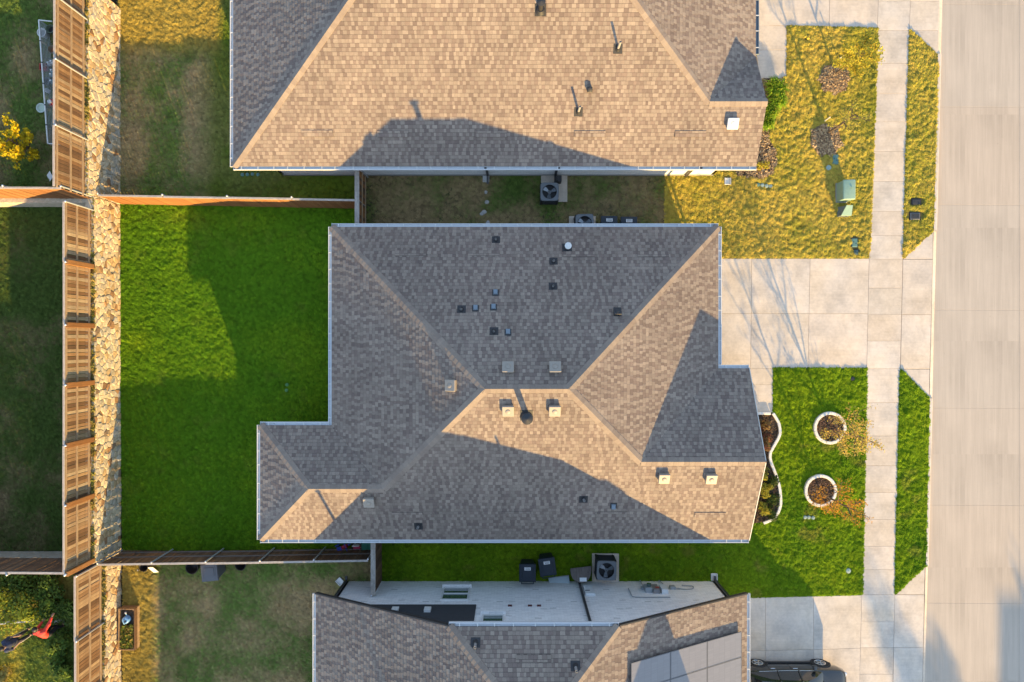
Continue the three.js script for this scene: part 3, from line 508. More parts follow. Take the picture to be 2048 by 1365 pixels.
slabs('garden_path', M.concrete, [pix([[1478, 737.5], [1547, 737.5], [1546.5, 770], [1478, 770]]), pix([[1478, 770], [1546.5, 770], [1546, 826], [1478, 826]])], 0.012, -0.12, 12);
slabs('garden_path', M.concrete, [pix([[1514, 49.5], [1574, 52.5], [1574, 100], [1516, 100]]), pix([[1512, 100], [1574, 100], [1573.5, 157], [1520, 157]])], 0.012, -0.12, 13);
slabs('street', M.street, [-620, -410, -205, 6, 212, 409, 620, 817, 1012, 1209, 1410, 1620, 1830].slice(0, -1).map((y, i, l) => { const y2 = [-410, -205, 6, 212, 409, 620, 817, 1012, 1209, 1410, 1620, 1830][i]; return pix([[kb1(y), y], [2044, y + 1], [2044, y2 + 1], [kb1(y2), y2]]); }).concat([-620, -410, -205, 6, 212, 409, 620, 817, 1012, 1209, 1410, 1620].map((y, i) => { const y2 = [-410, -205, 6, 212, 409, 620, 817, 1012, 1209, 1410, 1620, 1830][i]; return pix([[2044, y + 1], [2230, y + 4], [2230, y2 + 4], [2044, y2 + 1]]); })), -0.115, -0.14, 14, 0.0, 0.003, false);
struct('street_bed', new G().poly2(pix([[1850, -600], [2230, -600], [2230, 1900], [1850, 1900]]), -0.122), mat([0.36, 0.31, 0.25], 1));
{ // rolled kerb, lowered at the drives
  const root = new THREE.Group(); root.name = numbered('kerb'); root.userData.kind = 'structure'; scene.add(root);
  const low = y => (y > 462 && y < 797) || y < 108 || y > 1133, ys = [-420, -300, -200, -100, 0, 55, 108, 200, 300, 400, 462, 530, 630, 720, 797, 880, 970, 1060, 1133, 1190, 1260, 1330, 1400, 1500, 1600, 1700];
  const rg = RNG(15);
  for (let i = 0; i < ys.length - 1; i++) {
    const a = ys[i], b = ys[i + 1], t = low((a + b) / 2), g = new G(), c = 0.98 + 0.1 * rg(); g.col = [c, c, c]; g.uo = [rg() * 9, rg() * 9];
    const k = (y, f, h) => { const q = XZ(lerp(kb0(y), kb1(y), f), y); return V(q[0], h, q[1]); }, s = 0.003;
    const prof = t ? [[0, 0.006], [0.35, -0.02], [0.9, -0.095], [1, -0.108], [1, -0.15]] : [[0, 0.03], [0.55, 0.032], [0.72, 0.018], [0.82, -0.06], [1, -0.108], [1, -0.15]];
    for (let j = 0; j < prof.length - 1; j++) g.quad(k(a + s, ...prof[j]), k(a + s, ...prof[j + 1]), k(b - s, ...prof[j + 1]), k(b - s, ...prof[j]));
    g.quad(k(a, 0, 0.01), k(a, 0, -.15), k(b, 0, -.15), k(b, 0, prof[0][1]));
    part('kerb_stone', g, M.concrete, root);
  }
}

// ------------------------------------------------------------------ lawns: soil sheets with grass standing on them
const inside = (p, x, z) => { let c = false; for (let i = 0, j = p.length - 1; i < p.length; j = i++) if ((p[i][1] > z) !== (p[j][1] > z) && x < (p[j][0] - p[i][0]) * (z - p[i][1]) / (p[j][1] - p[i][1]) + p[i][0]) c = !c; return c; };
const tuftGeo = (() => { // a tuft of bent blades
  const g = new G(), r = RNG(99);
  for (let i = 0; i < 8; i++) {
    const a = r() * 6.28, l = 0.6 + 0.5 * r(), lean = 0.45 + 0.75 * r(), o = r() * 0.04, w = 0.009 + 0.006 * r(), x = Math.cos(a) * o, z = Math.sin(a) * o, b = -Math.PI / 2 + (r() - .5) * 2.3, dx = Math.cos(b), dz = Math.sin(b);
    const base = V(x, -0.005, z), mid = V(x + dx * lean * .018, 0.030 * l, z + dz * lean * .018), tip = V(x + dx * lean * .05, 0.052 * l, z + dz * lean * .05), s = V(-dz * w, 0, dx * w);
    g.quad(base.clone().sub(s), base.clone().add(s), mid.clone().add(s), mid.clone().sub(s)); g.tri(mid.clone().sub(s), mid.clone().add(s), tip);
  }
  const b = g.build(); b.deleteAttribute('color'); return b;
})();
const grassMat = phys([1, 1, 1], 0.9, { specularIntensity: 0.12 });
const GRASS = [];
function lawn(polyPx, h, y, dens, colorAt, hgt, seed, holes = [], bare = () => 0) {
  const poly = polyPx.map(q => XZ(q[0], q[1], h)), hp = holes;
  const sheet = new G(), rg = RNG(seed);
  sheet.poly2(poly, y);
  const c0 = colorAt(poly[0][0], poly[0][1], 0.5);
  struct('lawn', sheet, mat(c0.map(x => x * 0.7 + 0.004), 1, { map: rep(tSoil, 1.3), bumpMap: rep(tSoil, 0.8), bumpScale: 0.02 }));
  const xs = poly.map(q => q[0]), zs = poly.map(q => q[1]), x0 = Math.min(...xs), x1 = Math.max(...xs), z0 = Math.min(...zs), z1 = Math.max(...zs);
  const pts = [], st = 1 / Math.sqrt(dens);
  for (let x = x0; x < x1; x += st) for (let z = z0; z < z1; z += st) {
    const a = x + (rg() - .5) * st * 1.6, b = z + (rg() - .5) * st * 1.6;
    if (!inside(poly, a, b) || hp.some(f => f(a, b))) continue;
    if (!inView(V(a, y, b), 70)) continue;
    if (rg() < bare(a, b)) continue;
    pts.push(a, b);
  }
  const n = pts.length / 2, im = new THREE.InstancedMesh(tuftGeo, grassMat, n), m4 = new THREE.Matrix4(), q = new THREE.Quaternion(), e = new THREE.Euler(), c = new THREE.Color();
  for (let i = 0; i < n; i++) {
    const a = pts[2 * i], b = pts[2 * i + 1], cl = fbm(a * 3.4 + 40, b * 3.4 + 40, seed, 3), fi = vn(a * 11 + 9, b * 11 + 9, seed + 1), s = hgt * Math.max(.25, 0.78 + 1.25 * (cl - .5) + 1.1 * (fi - .5)) * (0.7 + 0.6 * rg());
    e.set((rg() - .5) * .5, (rg() - .5) * 1.8, (rg() - .5) * .5); q.setFromEuler(e);
    m4.compose(V(a, y, b), q, V(1.3 + .5 * rg(), s, 1.3 + .5 * rg())); im.setMatrixAt(i, m4);
    const k = colorAt(a, b, rg()), kb = 0.5 + 0.85 * fi + 0.4 * (cl - .5); c.setRGB(k[0] * kb, k[1] * kb, k[2] * kb); im.setColorAt(i, c);
  }
  im.name = numbered('grass'); im.userData.kind = 'stuff'; im.castShadow = im.receiveShadow = true; scene.add(im); GRASS.push(n);
  return im;
}
const mixc = (a, b, t) => a.map((x, i) => lerp(x, b[i], clamp(t)));
const green = (bright = 1, yel = 0.25, worn = 1) => (x, z, r) => { const f = fbm(x * 0.55 + 30, z * 0.55 + 30, 2, 4), c = mixc([0.075, 0.17, 0.008], [0.20, 0.29, 0.010], yel + (f - 0.5) * 1.1 + (r - .5) * 0.45), dr = clamp((fbm(x * 1.3 + 15, z * 1.3 + 15, 12, 3) - .66) * 9) * .55 * worn; return mixc(c, [0.26, 0.20, 0.05], dr + (r > .985 ? .5 * worn : 0)).map(q => q * bright * (0.8 + .4 * r)); };
const golden = (gr = 0.3) => (x, z, r) => { const f = fbm(x * 0.8 + 60, z * 0.8 + 60, 4, 4), t = gr + (f - .5) * 1.1 + (r - .5) * .8; return mixc([0.53, 0.39, 0.085], [0.29, 0.28, 0.035], t).map(q => q * (.75 + .5 * r)); };
const dryMix = (gr = 0.5, k = 1) => (x, z, r) => { const f = fbm(x * 0.6 + 90, z * 0.6 + 90, 6, 4), t = gr + (f - .5) * 3.0 + (r - .5) * .8; return mixc([0.20, 0.145, 0.072], [0.062, 0.095, 0.020], t).map(q => q * k * (.75 + .5 * r)); };
const ringsAt = [];   // discs [x, z, r] kept free of grass
const free = (x, z) => ringsAt.some(q => Math.hypot(x - q[0], z - q[1]) < q[2]);
for (const [px, py, r] of [[1658, 856, 33], [1639.5, 981, 33], [1666, 158, 30], [1650, 280, 32]]) { const q = XZ(px, py); ringsAt.push([q[0], q[1], r * 0.02198]); }
const bedPx = [[1470, 826], [1545, 827], [1556, 845], [1559, 868], [1549, 888], [1539, 906], [1540, 922], [1549, 945], [1558, 975], [1560, 1010], [1549, 1035], [1526, 1046], [1470, 1048]], bedXZ = pix(bedPx);
const bed1Px = [[1480, 157], [1568, 157], [1566, 185], [1552, 215], [1540, 255], [1538, 280], [1552, 300], [1555, 325], [1546, 348], [1520, 360], [1470, 352]], bed1XZ = pix(bed1Px);
for (const [px, py, r] of [[1516, 370, 5], [1524.5, 371, 5], [1533, 372.5, 5], [1541, 373, 5], [1610, 1035, 5], [1617.5, 1035, 5], [1626, 1036, 5], [1657, 336, 7], [1696.5, 1142, 7], [1697, 101, 6], [1705, 758, 6], [1670.5, 313, 8], [1670.5, 325, 8], [1709, 480, 10], [1709, 494, 9], [1712, 505, 7], [1824, 404.5, 10], [1832.5, 404.5, 10], [1841, 404.5, 10], [1821, 433, 11], [1830, 433, 11], [1839, 433, 11], [1455, 363, 9], [1455, 359, 9], [1428, 1154, 9], [972, 358, 9], [574, 770, 5], [573, 781, 5], [680, 1163, 9], [485, 350, 5], [495, 349.5, 5], [505, 349, 5], [516, 350, 5]]) { const q = XZ(px, py); ringsAt.push([q[0], q[1], r * 0.02198]); }
const kept = (x, z) => free(x, z) || inside(bedXZ, x, z) || inside(bed1XZ, x, z);
const pads = [[1081, 1135, 349, 405], [1138, 1192, 432, 470], [1183, 1238, 1106, 1165]].map(q => { const a = XZ(q[0], q[2]), b = XZ(q[1], q[3]); return [a[0], b[0], a[1], b[1]]; });
const onPad = (x, z) => pads.some(q => x > q[0] && x < q[1] && z > q[2] && z < q[3]);
const indoors = (x, z) => (x > -6.7 && x < 7.7 && z > -4.1 && z < 7.4) || (x > -9.5 && x < 9.3 && z > 3.9 && z < 7.4) || (x > -7.2 && x < 8.9 && z > 10.56) || (x > -10 && x < 8.8 && z < -7.3);
const k1 = (x, z) => indoors(x, z) || onPad(x, z) || free(x, z);
lawn([[236, 408], [715, 420], [715, 470], [700, 1106], [246, 1100], [242, 760]], 0, 0, 900, green(1.12, 0.02, 0.15), 1.05, 201, [k1]);                         // back lawn
lawn([[757, 1070], [1300, 1072], [1470, 1060], [1492, 1049], [1492, 737.5], [1733.3, 738.5], [1724, 1190], [1500, 1195.5], [1455, 1196], [1440, 1166], [757, 1164]], 0, 0, 1050, green(1.08, 0.42, 0.7), 1.15, 203, [k1, kept, (x, z) => x < XZ(1547, 0)[0] && z < XZ(0, 827)[1]]); // front and side lawn
lawn([[1800.5, 739], [1858.3, 798], [1851, 1132], [1790, 1190]], 0, 0, 1150, green(1.08, 0.42, 0.5), 1.2, 204);
const gold = golden(0.42), goldG = (x, z, r) => mixc(gold(x, z, r), [0.11, 0.17, 0.016], Math.max(0, (x - 14.5) * 0.35) * (z < -9 ? 1 : 0.4));
lawn([[1575, 53.5], [1755, 58.5], [1738.5, 517], [1437, 516.5], [1330, 455], [1330, 345], [1470, 346], [1480, 157], [1574, 157]], 0, 0, 1150, goldG, 1.35, 205, [kept, k1], (x, z) => 0.75 * clamp((fbm(x * 1.5 + 7, z * 1.5 + 7, 14, 3) - .62) * 6));
lawn([[1819.5, 61.5], [1876, 112], [1866.5, 462], [1806.5, 518]], 0, 0, 1150, golden(0.55), 1.35, 206, [kept]);
lawn([[733, 340], [1330, 340], [1330, 460], [733, 460]], 0, 0, 650, dryMix(0.36, 1.55), 1, 207, [k1], (x, z) => 0.25 + 0.5 * clamp((fbm(x * 1.1, z * 1.1, 9, 3) - .45) * 4));
lawn([[236, -60], [730, -60], [730, 404], [470, 398], [236, 388]], 0, 0, 700, (x, z, r) => { const f = fbm(x * .5 + 10, z * .5 + 10, 8, 3); return mixc(mixc(dryMix(0.34, 2.1)(x, z, r), [0.12, 0.18, 0.016], clamp((x + 14.1) * .9) * .8 + (f - .5) * .5), [0.36, 0.27, 0.06], clamp((-12.3 - z) * 1.2) * clamp((-12.6 - x) * 2)); }, 1.05, 208, [k1], (x, z) => x > -16.5 && x < -12.5 ? 0.3 * clamp((fbm(x, z, 3, 3) - .35) * 4) : 0);
lawn([[246, 1128], [755, 1122], [755, 1164], [640, 1200], [640, 1440], [246, 1440]], 0, 0, 800, (x, z, r) => mixc(dryMix(0.58, 2.3)(x, z, r), [0.38, 0.29, 0.07], clamp((-15.6 - x) * 3)), 1.15, 209, [k1], (x, z) => 0.15);
lawn([[-40, -50], [140, -50], [140, 384], [-40, 384]], YUP, YUP, 700, dryMix(0.66, 1.5), 1.1, 210, [(x, z) => x > -17.4 || z > -5.92]);
lawn([[-80, 400], [170, 400], [170, 1120], [-80, 1120]], YMID, YMID, 800, (x, z, r) => dryMix(1.0, 1.0)(x, z, r), 1.1, 211, [(x, z) => x > -17.45 || z < -5.66 || z > 8.9]);
lawn([[-30, 1150], [160, 1150], [160, 1420], [-30, 1420]], TER.low, TER.low, 800, (x, z, r) => { const d = clamp((-20.4 - x) * 2); return mixc([0.12, 0.18, 0.035], [0.40, 0.35, 0.06], d + (r - .5) * .4).map(q => q * (.8 + .4 * r)); }, 1.2, 212, [(x, z) => x > -17.45 || z < 11.5]);
// dry soil along fences and walls
struct('bare_earth', new G().poly2(pix([[717, 336], [744, 336], [746, 470], [722, 470]]), 0.006), M.soil);
{ // weeds on the ledge over the stone wall and tufts at its foot
  const rg = RNG(55), n = 900, im = new THREE.InstancedMesh(tuftGeo, grassMat, n), m4 = new THREE.Matrix4(), c = new THREE.Color();
  for (let i = 0; i < n; i++) {
    const z = -15 + rg() * 30, h = z < -5.9 ? TER.up : z < 9 ? TER.mid : TER.low, dens = fbm(z * .7 + 9, 3, 5, 3) > 0.47, s = dens ? 1.2 + rg() * 1.6 : 0.5 + .5 * rg();
    m4.compose(V(-17.25 + (rg() - .5) * .1, h - .01, z), new THREE.Quaternion().setFromEuler(new THREE.Euler(0, rg() * 6, -0.5 * rg())), V(s, s, s)); im.setMatrixAt(i, m4);
    c.setRGB(...mixc([0.33, 0.24, 0.08], [0.13, 0.15, 0.03], rg())); im.setColorAt(i, c);
  }
  im.name = numbered('weeds'); im.userData.kind = 'stuff'; scene.add(im);
}

// ------------------------------------------------------------------ rubble retaining walls, every stone by itself
function retaining(z0, z1, h, label, seed, yB = -0.05) {
  const X = -17.235, w = thing('retaining_wall', label, 'stone wall', V(X, 0, (z0 + z1) / 2)), rg = RNG(seed);
  wpart('mortar_core', new G().box(X - 0.16, (h + yB) / 2, (z0 + z1) / 2, 0.3, h - yB, z1 - z0), M.mortar, w);
  const st = 0.255, seeds = [];
  for (let i = -1; i <= Math.ceil((z1 - z0) / st); i++) for (let j = -1; j <= Math.ceil((h - yB) / st); j++) seeds.push([z0 + (i + .5 + (j % 2) * .35 + (rg() - .5) * .95) * st, yB + (j + .5 + (rg() - .5) * .9) * st]);
  let cells = [];
  for (const s of seeds) {
    let p = [[z0, yB], [z1, yB], [z1, h], [z0, h]];
    for (const t of seeds) {
      if (t === s) continue; const dx = t[0] - s[0], dy = t[1] - s[1], l2 = dx * dx + dy * dy; if (l2 > 2.5) continue;
      const mx = (s[0] + t[0]) / 2, my = (s[1] + t[1]) / 2, o = [];
      for (let i = 0; i < p.length; i++) { const a = p[i], b = p[(i + 1) % p.length], da = (a[0] - mx) * dx + (a[1] - my) * dy, db = (b[0] - mx) * dx + (b[1] - my) * dy; if (da <= 0) o.push(a); if ((da <= 0) !== (db <= 0)) { const u = da / (da - db); o.push([a[0] + (b[0] - a[0]) * u, a[1] + (b[1] - a[1]) * u]); } }
      p = o; if (p.length < 3) break;
    }
    if (p.length > 2 && Math.abs(area2(p)) > 0.006) cells.push(p);
  }
  cells.sort((a, b) => Math.abs(area2(b)) - Math.abs(area2(a)));
  const rest = new G();
  cells.forEach((p, n) => {
    const cx = p.reduce((s, q) => s + q[0], 0) / p.length, cy = p.reduce((s, q) => s + q[1], 0) / p.length, g = n < 300 ? new G() : rest, r = rg(), b = 0.85 + 0.3 * rg();
    const base = r < 0.05 ? [0.38, 0.22, 0.11] : r < 0.07 ? [0.28, 0.20, 0.14] : r < 0.26 ? [0.60, 0.43, 0.24] : r < 0.45 ? [0.58, 0.53, 0.44] : [0.70, 0.59, 0.42];
    g.col = base.map(q => q * b); g.uo = [rg() * 5, rg() * 5];
    const sx = (rg() - .5) * 0.14, sy = (rg() - .5) * 0.10, dep = 0.018 + 0.03 * rg(), q = [];
    for (let i = 0; i < p.length; i++) { const a = p[i], c = p[(i + 1) % p.length], u = 0.5 + (rg() - .5) * .3; q.push(a, [lerp(a[0], c[0], u) + (rg() - .5) * .012, lerp(a[1], c[1], u) + (rg() - .5) * .012]); }
    const lv = [[0.985, -0.03], [0.975, dep * .35], [0.91, dep * .8], [0.74, dep]].map(([k, d]) => q.map(a => { const l = Math.hypot(a[0] - cx, a[1] - cy), kk = k - 0.005 / Math.max(l, .04), z = cx + (a[0] - cx) * kk, y = cy + (a[1] - cy) * kk; return V(X + d + (d > 0 ? (z - cx) * sx + (y - cy) * sy + (rg() - .5) * .008 : 0), y, z); }));
    for (let k = 0; k < 3; k++) for (let i = 0; i < q.length; i++) { const j = (i + 1) % q.length; g.quad(lv[k][i], lv[k + 1][i], lv[k + 1][j], lv[k][j]); }
    g.fan(lv[3]);
    if (n < 300) wpart('stone', g, M.stone, w);
  });
  if (!rest.empty) wpart('stones', rest, M.stone, w).userData.kind = 'stuff';
}
retaining(-14.6, -5.98, TER.up, 'tall rubble stone retaining wall beside the brown top left yard', 301);
retaining(-5.97, 9.18, TER.mid, 'long rubble stone retaining wall along the green back lawn', 302);
retaining(9.19, 16.2, TER.low, 'low rubble stone retaining wall beside the raised planter box', 303);

// ------------------------------------------------------------------ board fences: pickets, rails, posts
const woodT = rep(tWood, 1.1);
const fenceTones = (list) => list.map(c => mat(c, 0.88, { map: woodT, bumpMap: woodT, bumpScale: 0.006 }));
const CEDAR = fenceTones([[0.36, 0.205, 0.095], [0.43, 0.27, 0.135], [0.25, 0.13, 0.058], [0.50, 0.34, 0.19], [0.18, 0.095, 0.045], [0.38, 0.235, 0.125], [0.53, 0.39, 0.235]]);
const ORANGE = fenceTones([[0.36, 0.155, 0.046], [0.39, 0.178, 0.055], [0.32, 0.135, 0.04]]);
const GREYW = fenceTones([[0.40, 0.36, 0.32], [0.44, 0.40, 0.35]]), railM = fenceTones([[0.46, 0.32, 0.19]])[0], capM = fenceTones([[0.56, 0.46, 0.38]])[0], dkCap = fenceTones([[0.50, 0.45, 0.41]])[0];
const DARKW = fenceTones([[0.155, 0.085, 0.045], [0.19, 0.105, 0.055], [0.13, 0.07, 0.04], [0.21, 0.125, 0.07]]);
const pickG = {}, picket = h => pickG[h] ??= new G().hex([V(-.064, 0, -.009), V(.064, 0, -.009), V(.064, 0, .009), V(-.064, 0, .009), V(-.064, h, -.009), V(.064, h, -.009), V(.064, h, .009), V(-.064, h, .009)]).build();
function fence(label, a, b, y, h, o) {
  const d = [b[0] - a[0], b[1] - a[1]], L = Math.hypot(...d), f = thing('wooden_fence', label, 'fence', V(a[0], y, a[1]), -Math.atan2(d[1], d[0])), rg = RNG(o.seed), s = o.rail, bays = o.posts ?? Array.from({ length: Math.max(1, Math.round(L / 2.4)) + 1 }, (_, i, ) => i * L / Math.max(1, Math.round(L / 2.4)));
  const n = Math.round(L / 0.142), bayTop = bays.map(() => (rg() - .5) * (o.step ?? 0.04));
  for (let i = 0; i < n; i++) {
    const x = (i + .5) * L / n; let k = 0; while (k < bays.length - 2 && x > bays[k + 1]) k++;
    const m = part('picket', picket(h), o.tones[Math.floor(rg() * o.tones.length)], f, V(x, bayTop[k] + (rg() - .5) * 0.012, (rg() - .5) * 0.014)); m.rotation.z = (rg() - .5) * 0.008; m.rotation.y = (rg() - .5) * 0.16;
  }
  for (let k = 0; k < bays.length - 1; k++) {
    const x0 = bays[k], x1 = bays[k + 1], l = x1 - x0 - .01;
    for (const r of o.rails) part('rail', rbox(l, 0.09, 0.04, 0.006, 1), o.railMat ?? railM, f, V((x0 + x1) / 2, r * h + bayTop[k], s * 0.03));
    part('cap_rail', rbox(l, 0.035, o.capW ?? 0.085, 0.006, 1), o.cap ?? capM, f, V((x0 + x1) / 2, h + bayTop[k] + 0.018, s * 0.012));
  }
  for (const x of bays) {
    if (x > L + .01) continue;
    const p = part('post', cyl(0.032, 0.032, h + 0.02, 12), M.galv, f, V(x, (h + .02) / 2, s * 0.085)); part('post_cap', new THREE.SphereGeometry(0.045, 12, 8), M.steel, p, V(0, h / 2 + 0.03, 0));
    if (o.cover && x > 0.5) part('post_cover', rbox(0.19, h - .02, 0.13, 0.01, 1), ORANGE[Math.floor(rg() * 3)], f, V(x, h / 2, s * 0.10));
  }
  return f;
}
const zU = y => (y - 682.5) * 25.75 / 1365, zM = y => (y - 682.5) * 26.3 / 1365, zL = y => (y - 682.5) * 27.05 / 1365, XF = -17.3;
fence('back fence of tan boards beside the wire framed bed, top left', [XF, -14.9], [XF, -5.95], TER.up, 1.88, { seed: 1, rail: -1, rails: [0.1, 0.5, 0.93], tones: CEDAR, posts: [0, zU(-8) + 14.9, zU(118) + 14.9, zU(250) + 14.9, zU(373) + 14.9] });
fence('long back fence with orange post covers, left of the green lawn', [XF, zM(403)], [XF, zM(1150)], TER.mid, 1.72, { seed: 2, rail: -1, rails: [0.12, 0.56, 0.95], tones: CEDAR, cover: true, posts: [403, 524, 650, 771, 892, 1012, 1150].map(q => zM(q) - zM(403)) });
fence('back fence of slanting tan boards beside the raised planter box', [XF, 9.3], [XF, 16.6], TER.low, 1.8, { seed: 3, rail: -1, rails: [0.1, 0.5, 0.94], tones: CEDAR, posts: [0, zL(1282) - 9.3, zL(1411) - 9.3, 7.3] });
fence('smooth orange cross fence at the left edge, above the dark green yard', [-24, -5.9], [XF, -5.86], TER.up - .4, 1.86, { seed: 4, rail: -1, rails: [0.15, 0.5, 0.92], tones: ORANGE });
fence('dark shaded cross fence at the left edge, above the vegetable bed', [-24, 8.92], [XF, 8.98], TER.mid - .1, 1.74, { seed: 5, rail: 1, rails: [0.15, 0.5, 0.92], tones: DARKW, cap: dkCap });
fence('orange side fence along the upper end of the green back lawn', [-17.15, -6.02], [-6.45, -5.82], 0, 1.74, { seed: 6, rail: -1, rails: [0.15, 0.5, 0.92], tones: ORANGE, cap: dkCap, step: 0.08 });
fence('dark side fence with metal posts along the lower end of the green lawn', [-17.15, 9.28], [-5.95, 9.1], 0, 1.76, { seed: 7, rail: -1, rails: [0.14, 0.5], tones: DARKW, cap: dkCap, railMat: mat([0.20, 0.17, 0.15], .9, { map: woodT }), step: 0.07 });
fence('short gate fence with grey cap between the middle house and the top house', [-6.42, -7.2], [-6.42, -4.2], 0, 1.8, { seed: 8, rail: -1, rails: [0.15, 0.5, 0.92], tones: ORANGE.concat(DARKW), cap: GREYW[0], capW: 0.19 });
fence('short gate fence with grey cap between the middle house and the white brick house', [-5.72, 7.6], [-5.72, 10.5], 0, 1.85, { seed: 9, rail: 1, rails: [0.15, 0.5, 0.92], tones: DARKW, cap: GREYW[1], capW: 0.2 });

// ------------------------------------------------------------------ leaves, trees, shrubs
const leafMat = new THREE.MeshPhysicalMaterial({ color: 0xffffff, vertexColors: true, roughness: 0.8, specularIntensity: 0.25, transmission: 0.35, thickness: 0, side: THREE.DoubleSide });
function leaf(g, p, size, n, rg, c) { // a folded blade of four triangles' worth of outline
  const a = new V3(rg() - .5, rg() - .5, rg() - .5).cross(n).normalize(), b = new V3().crossVectors(n, a), l = size * (0.7 + .6 * rg()), w = l * (0.34 + 0.14 * rg());
  const t = p.clone().addScaledVector(a, l * .5), o = p.clone().addScaledVector(a, -l * .5), u = p.clone().addScaledVector(b, w).addScaledVector(n, w * .35), v = p.clone().addScaledVector(b, -w).addScaledVector(n, w * .35);
  g.col = c; g.tri(o, u, t); g.tri(o, t, v);
}
const pickc = (cols, rg) => { const i = Math.floor(rg() * cols.length), k = 0.75 + .5 * rg(); return cols[i].map(x => x * k); };
function leafCloud(g, c, r, n, size, cols, rg, clumps = 7) { // leaves gathered in clumps inside an ellipsoid
  const cs = Array.from({ length: clumps }, () => { const d = new V3(rg() - .5, rg() - .5, rg() - .5).normalize(), k = 0.35 + .5 * rg(); return [V(c.x + d.x * r.x * k, c.y + d.y * r.y * k, c.z + d.z * r.z * k), 0.35 + .3 * rg(), pickc(cols, rg)]; });
  for (let i = 0; i < n; i++) {
    const [q, s, cc] = cs[i % clumps], d = new V3(rg() - .5, rg() - .5, rg() - .5).normalize(), k = Math.cbrt(rg()), p = V(q.x + d.x * r.x * s * k, q.y + d.y * r.y * s * k, q.z + d.z * r.z * s * k), nn = d.clone().add(V((rg() - .5), 0.5 + .6 * rg(), (rg() - .5))).normalize();
    leaf(g, p, size, nn, rg, mixc(cc, pickc(cols, rg), 0.5));
  }
}
const barkM = mat([0.16, 0.115, 0.08], 0.95, { map: woodT }), barkGrey = mat([0.22, 0.18, 0.14], 0.95, { map: woodT });
function taper(pts, r0, r1, n = 6) { // a tapering round limb along points
  const c = new THREE.CatmullRomCurve3(pts), N = Math.max(3, pts.length * 2), g = new THREE.TubeGeometry(c, N, 1, n), p = g.attributes.position, v = new V3();
  for (let i = 0; i <= N; i++) { const o = c.getPointAt(i / N), r = lerp(r0, r1, i / N); for (let j = 0; j <= n; j++) { const k = i * (n + 1) + j; v.fromBufferAttribute(p, k).sub(o).multiplyScalar(r).add(o); p.setXYZ(k, v.x, v.y, v.z); } }
  g.computeVertexNormals(); return g;
}
function tree(name, label, cat, base, o) {
  const t = thing(name, label, cat, base, 0, o.group), rg = RNG(o.seed), fol = new G(), H = o.h, bark = o.bark ?? barkM;
  const top = V((rg() - .5) * .2, H * .72, (rg() - .5) * .2), tp = [V(0, -.05, 0), V((rg() - .5) * .05, H * .25, (rg() - .5) * .05), V((rg() - .5) * .14, H * .5, (rg() - .5) * .14), top];
  part('trunk', taper(tp, o.r, o.r * .45, 8), bark, t);
  const curve = new THREE.CatmullRomCurve3(tp);
  for (let i = 0; i < o.limbs; i++) {
    const f = lerp(o.from ?? .35, 1, (i + .4 * rg()) / o.limbs), s = curve.getPointAt(Math.min(f, 1)), a = i * 2.4 + rg() * .9, L = o.spread * (0.65 + .6 * rg()) * (1.05 - .45 * Math.max(0, f - .4)), up = 0.45 + .5 * rg() + (f > .9 ? .6 : 0);
    const e = V(s.x + Math.cos(a) * L, s.y + up * L, s.z + Math.sin(a) * L), m = V(lerp(s.x, e.x, .5), lerp(s.y, e.y, .42), lerp(s.z, e.z, .5)), gs = [taper([s, m, e], o.r * .5, o.r * .14, 5)];
    const lc = new THREE.CatmullRomCurve3([s, m, e]);
    for (let k = 0; k < o.twigs; k++) {
      const q = lc.getPointAt(.3 + .7 * (k + rg()) / o.twigs), d = new V3(rg() - .5, .15 + .5 * rg(), rg() - .5).normalize(), l = L * (.25 + .3 * rg()), q2 = q.clone().addScaledVector(d, l);
      gs.push(taper([q, q.clone().lerp(q2, .5).add(V(0, -.02, 0)), q2], o.r * .16, o.r * .06, 4));
      const n = Math.round(o.leaves * (.4 + 1.2 * rg()));
      for (let x = 0; x < n; x++) { const p = q.clone().lerp(q2, .15 + .95 * rg()).add(V((rg() - .5), (rg() - .5), (rg() - .5)).multiplyScalar(o.fluff)); leaf(fol, p, o.leaf, new V3(rg() - .5, .3 + rg() * .7, rg() - .5).normalize(), rg, pickc(o.cols, rg)); }
    }
    part('limb', merge(gs), bark, t);
  }
  for (const [c, r, n] of o.clouds ?? []) leafCloud(fol, c, r, n, o.leaf, o.cols, rg, 9);
  part('foliage', fol, leafMat, t).userData.kind = 'stuff';
  return t;
}
const GOLD = [[0.74, 0.50, 0.09], [0.64, 0.43, 0.09], [0.78, 0.56, 0.12], [0.50, 0.33, 0.09], [0.50, 0.46, 0.10]], ORNG = [[0.62, 0.28, 0.02], [0.55, 0.24, 0.02], [0.66, 0.35, 0.04], [0.45, 0.25, 0.04]], YG = [[0.48, 0.42, 0.04], [0.55, 0.47, 0.05], [0.36, 0.36, 0.05], [0.50, 0.37, 0.05]];
tree('young_tree', 'young tree with sparse golden leaves in the upper white ring', 'tree', P(1658, 860), { h: 4.3, r: 0.055, limbs: 15, spread: 0.95, twigs: 7, leaves: 17, leaf: 0.055, fluff: .28, from: .08, cols: GOLD, seed: 71, group: 'young street trees' });
tree('young_tree', 'young tree with orange leaves in the lower white ring', 'tree', P(1641, 988), { h: 4.1, r: 0.052, limbs: 13, spread: 0.85, twigs: 6, leaves: 15, leaf: 0.055, fluff: .26, from: .06, cols: ORNG, seed: 72, group: 'young street trees', clouds: [[V(-.05, .7, .25), V(.45, .35, .4), 200]] });
tree('young_tree', 'young tree with yellow green leaves on the uppermost mulch patch', 'tree', P(1671, 148), { h: 3.4, r: 0.05, limbs: 12, spread: 0.7, twigs: 6, leaves: 44, leaf: 0.075, fluff: .24, from: .25, cols: YG, seed: 73, group: 'young street trees' });
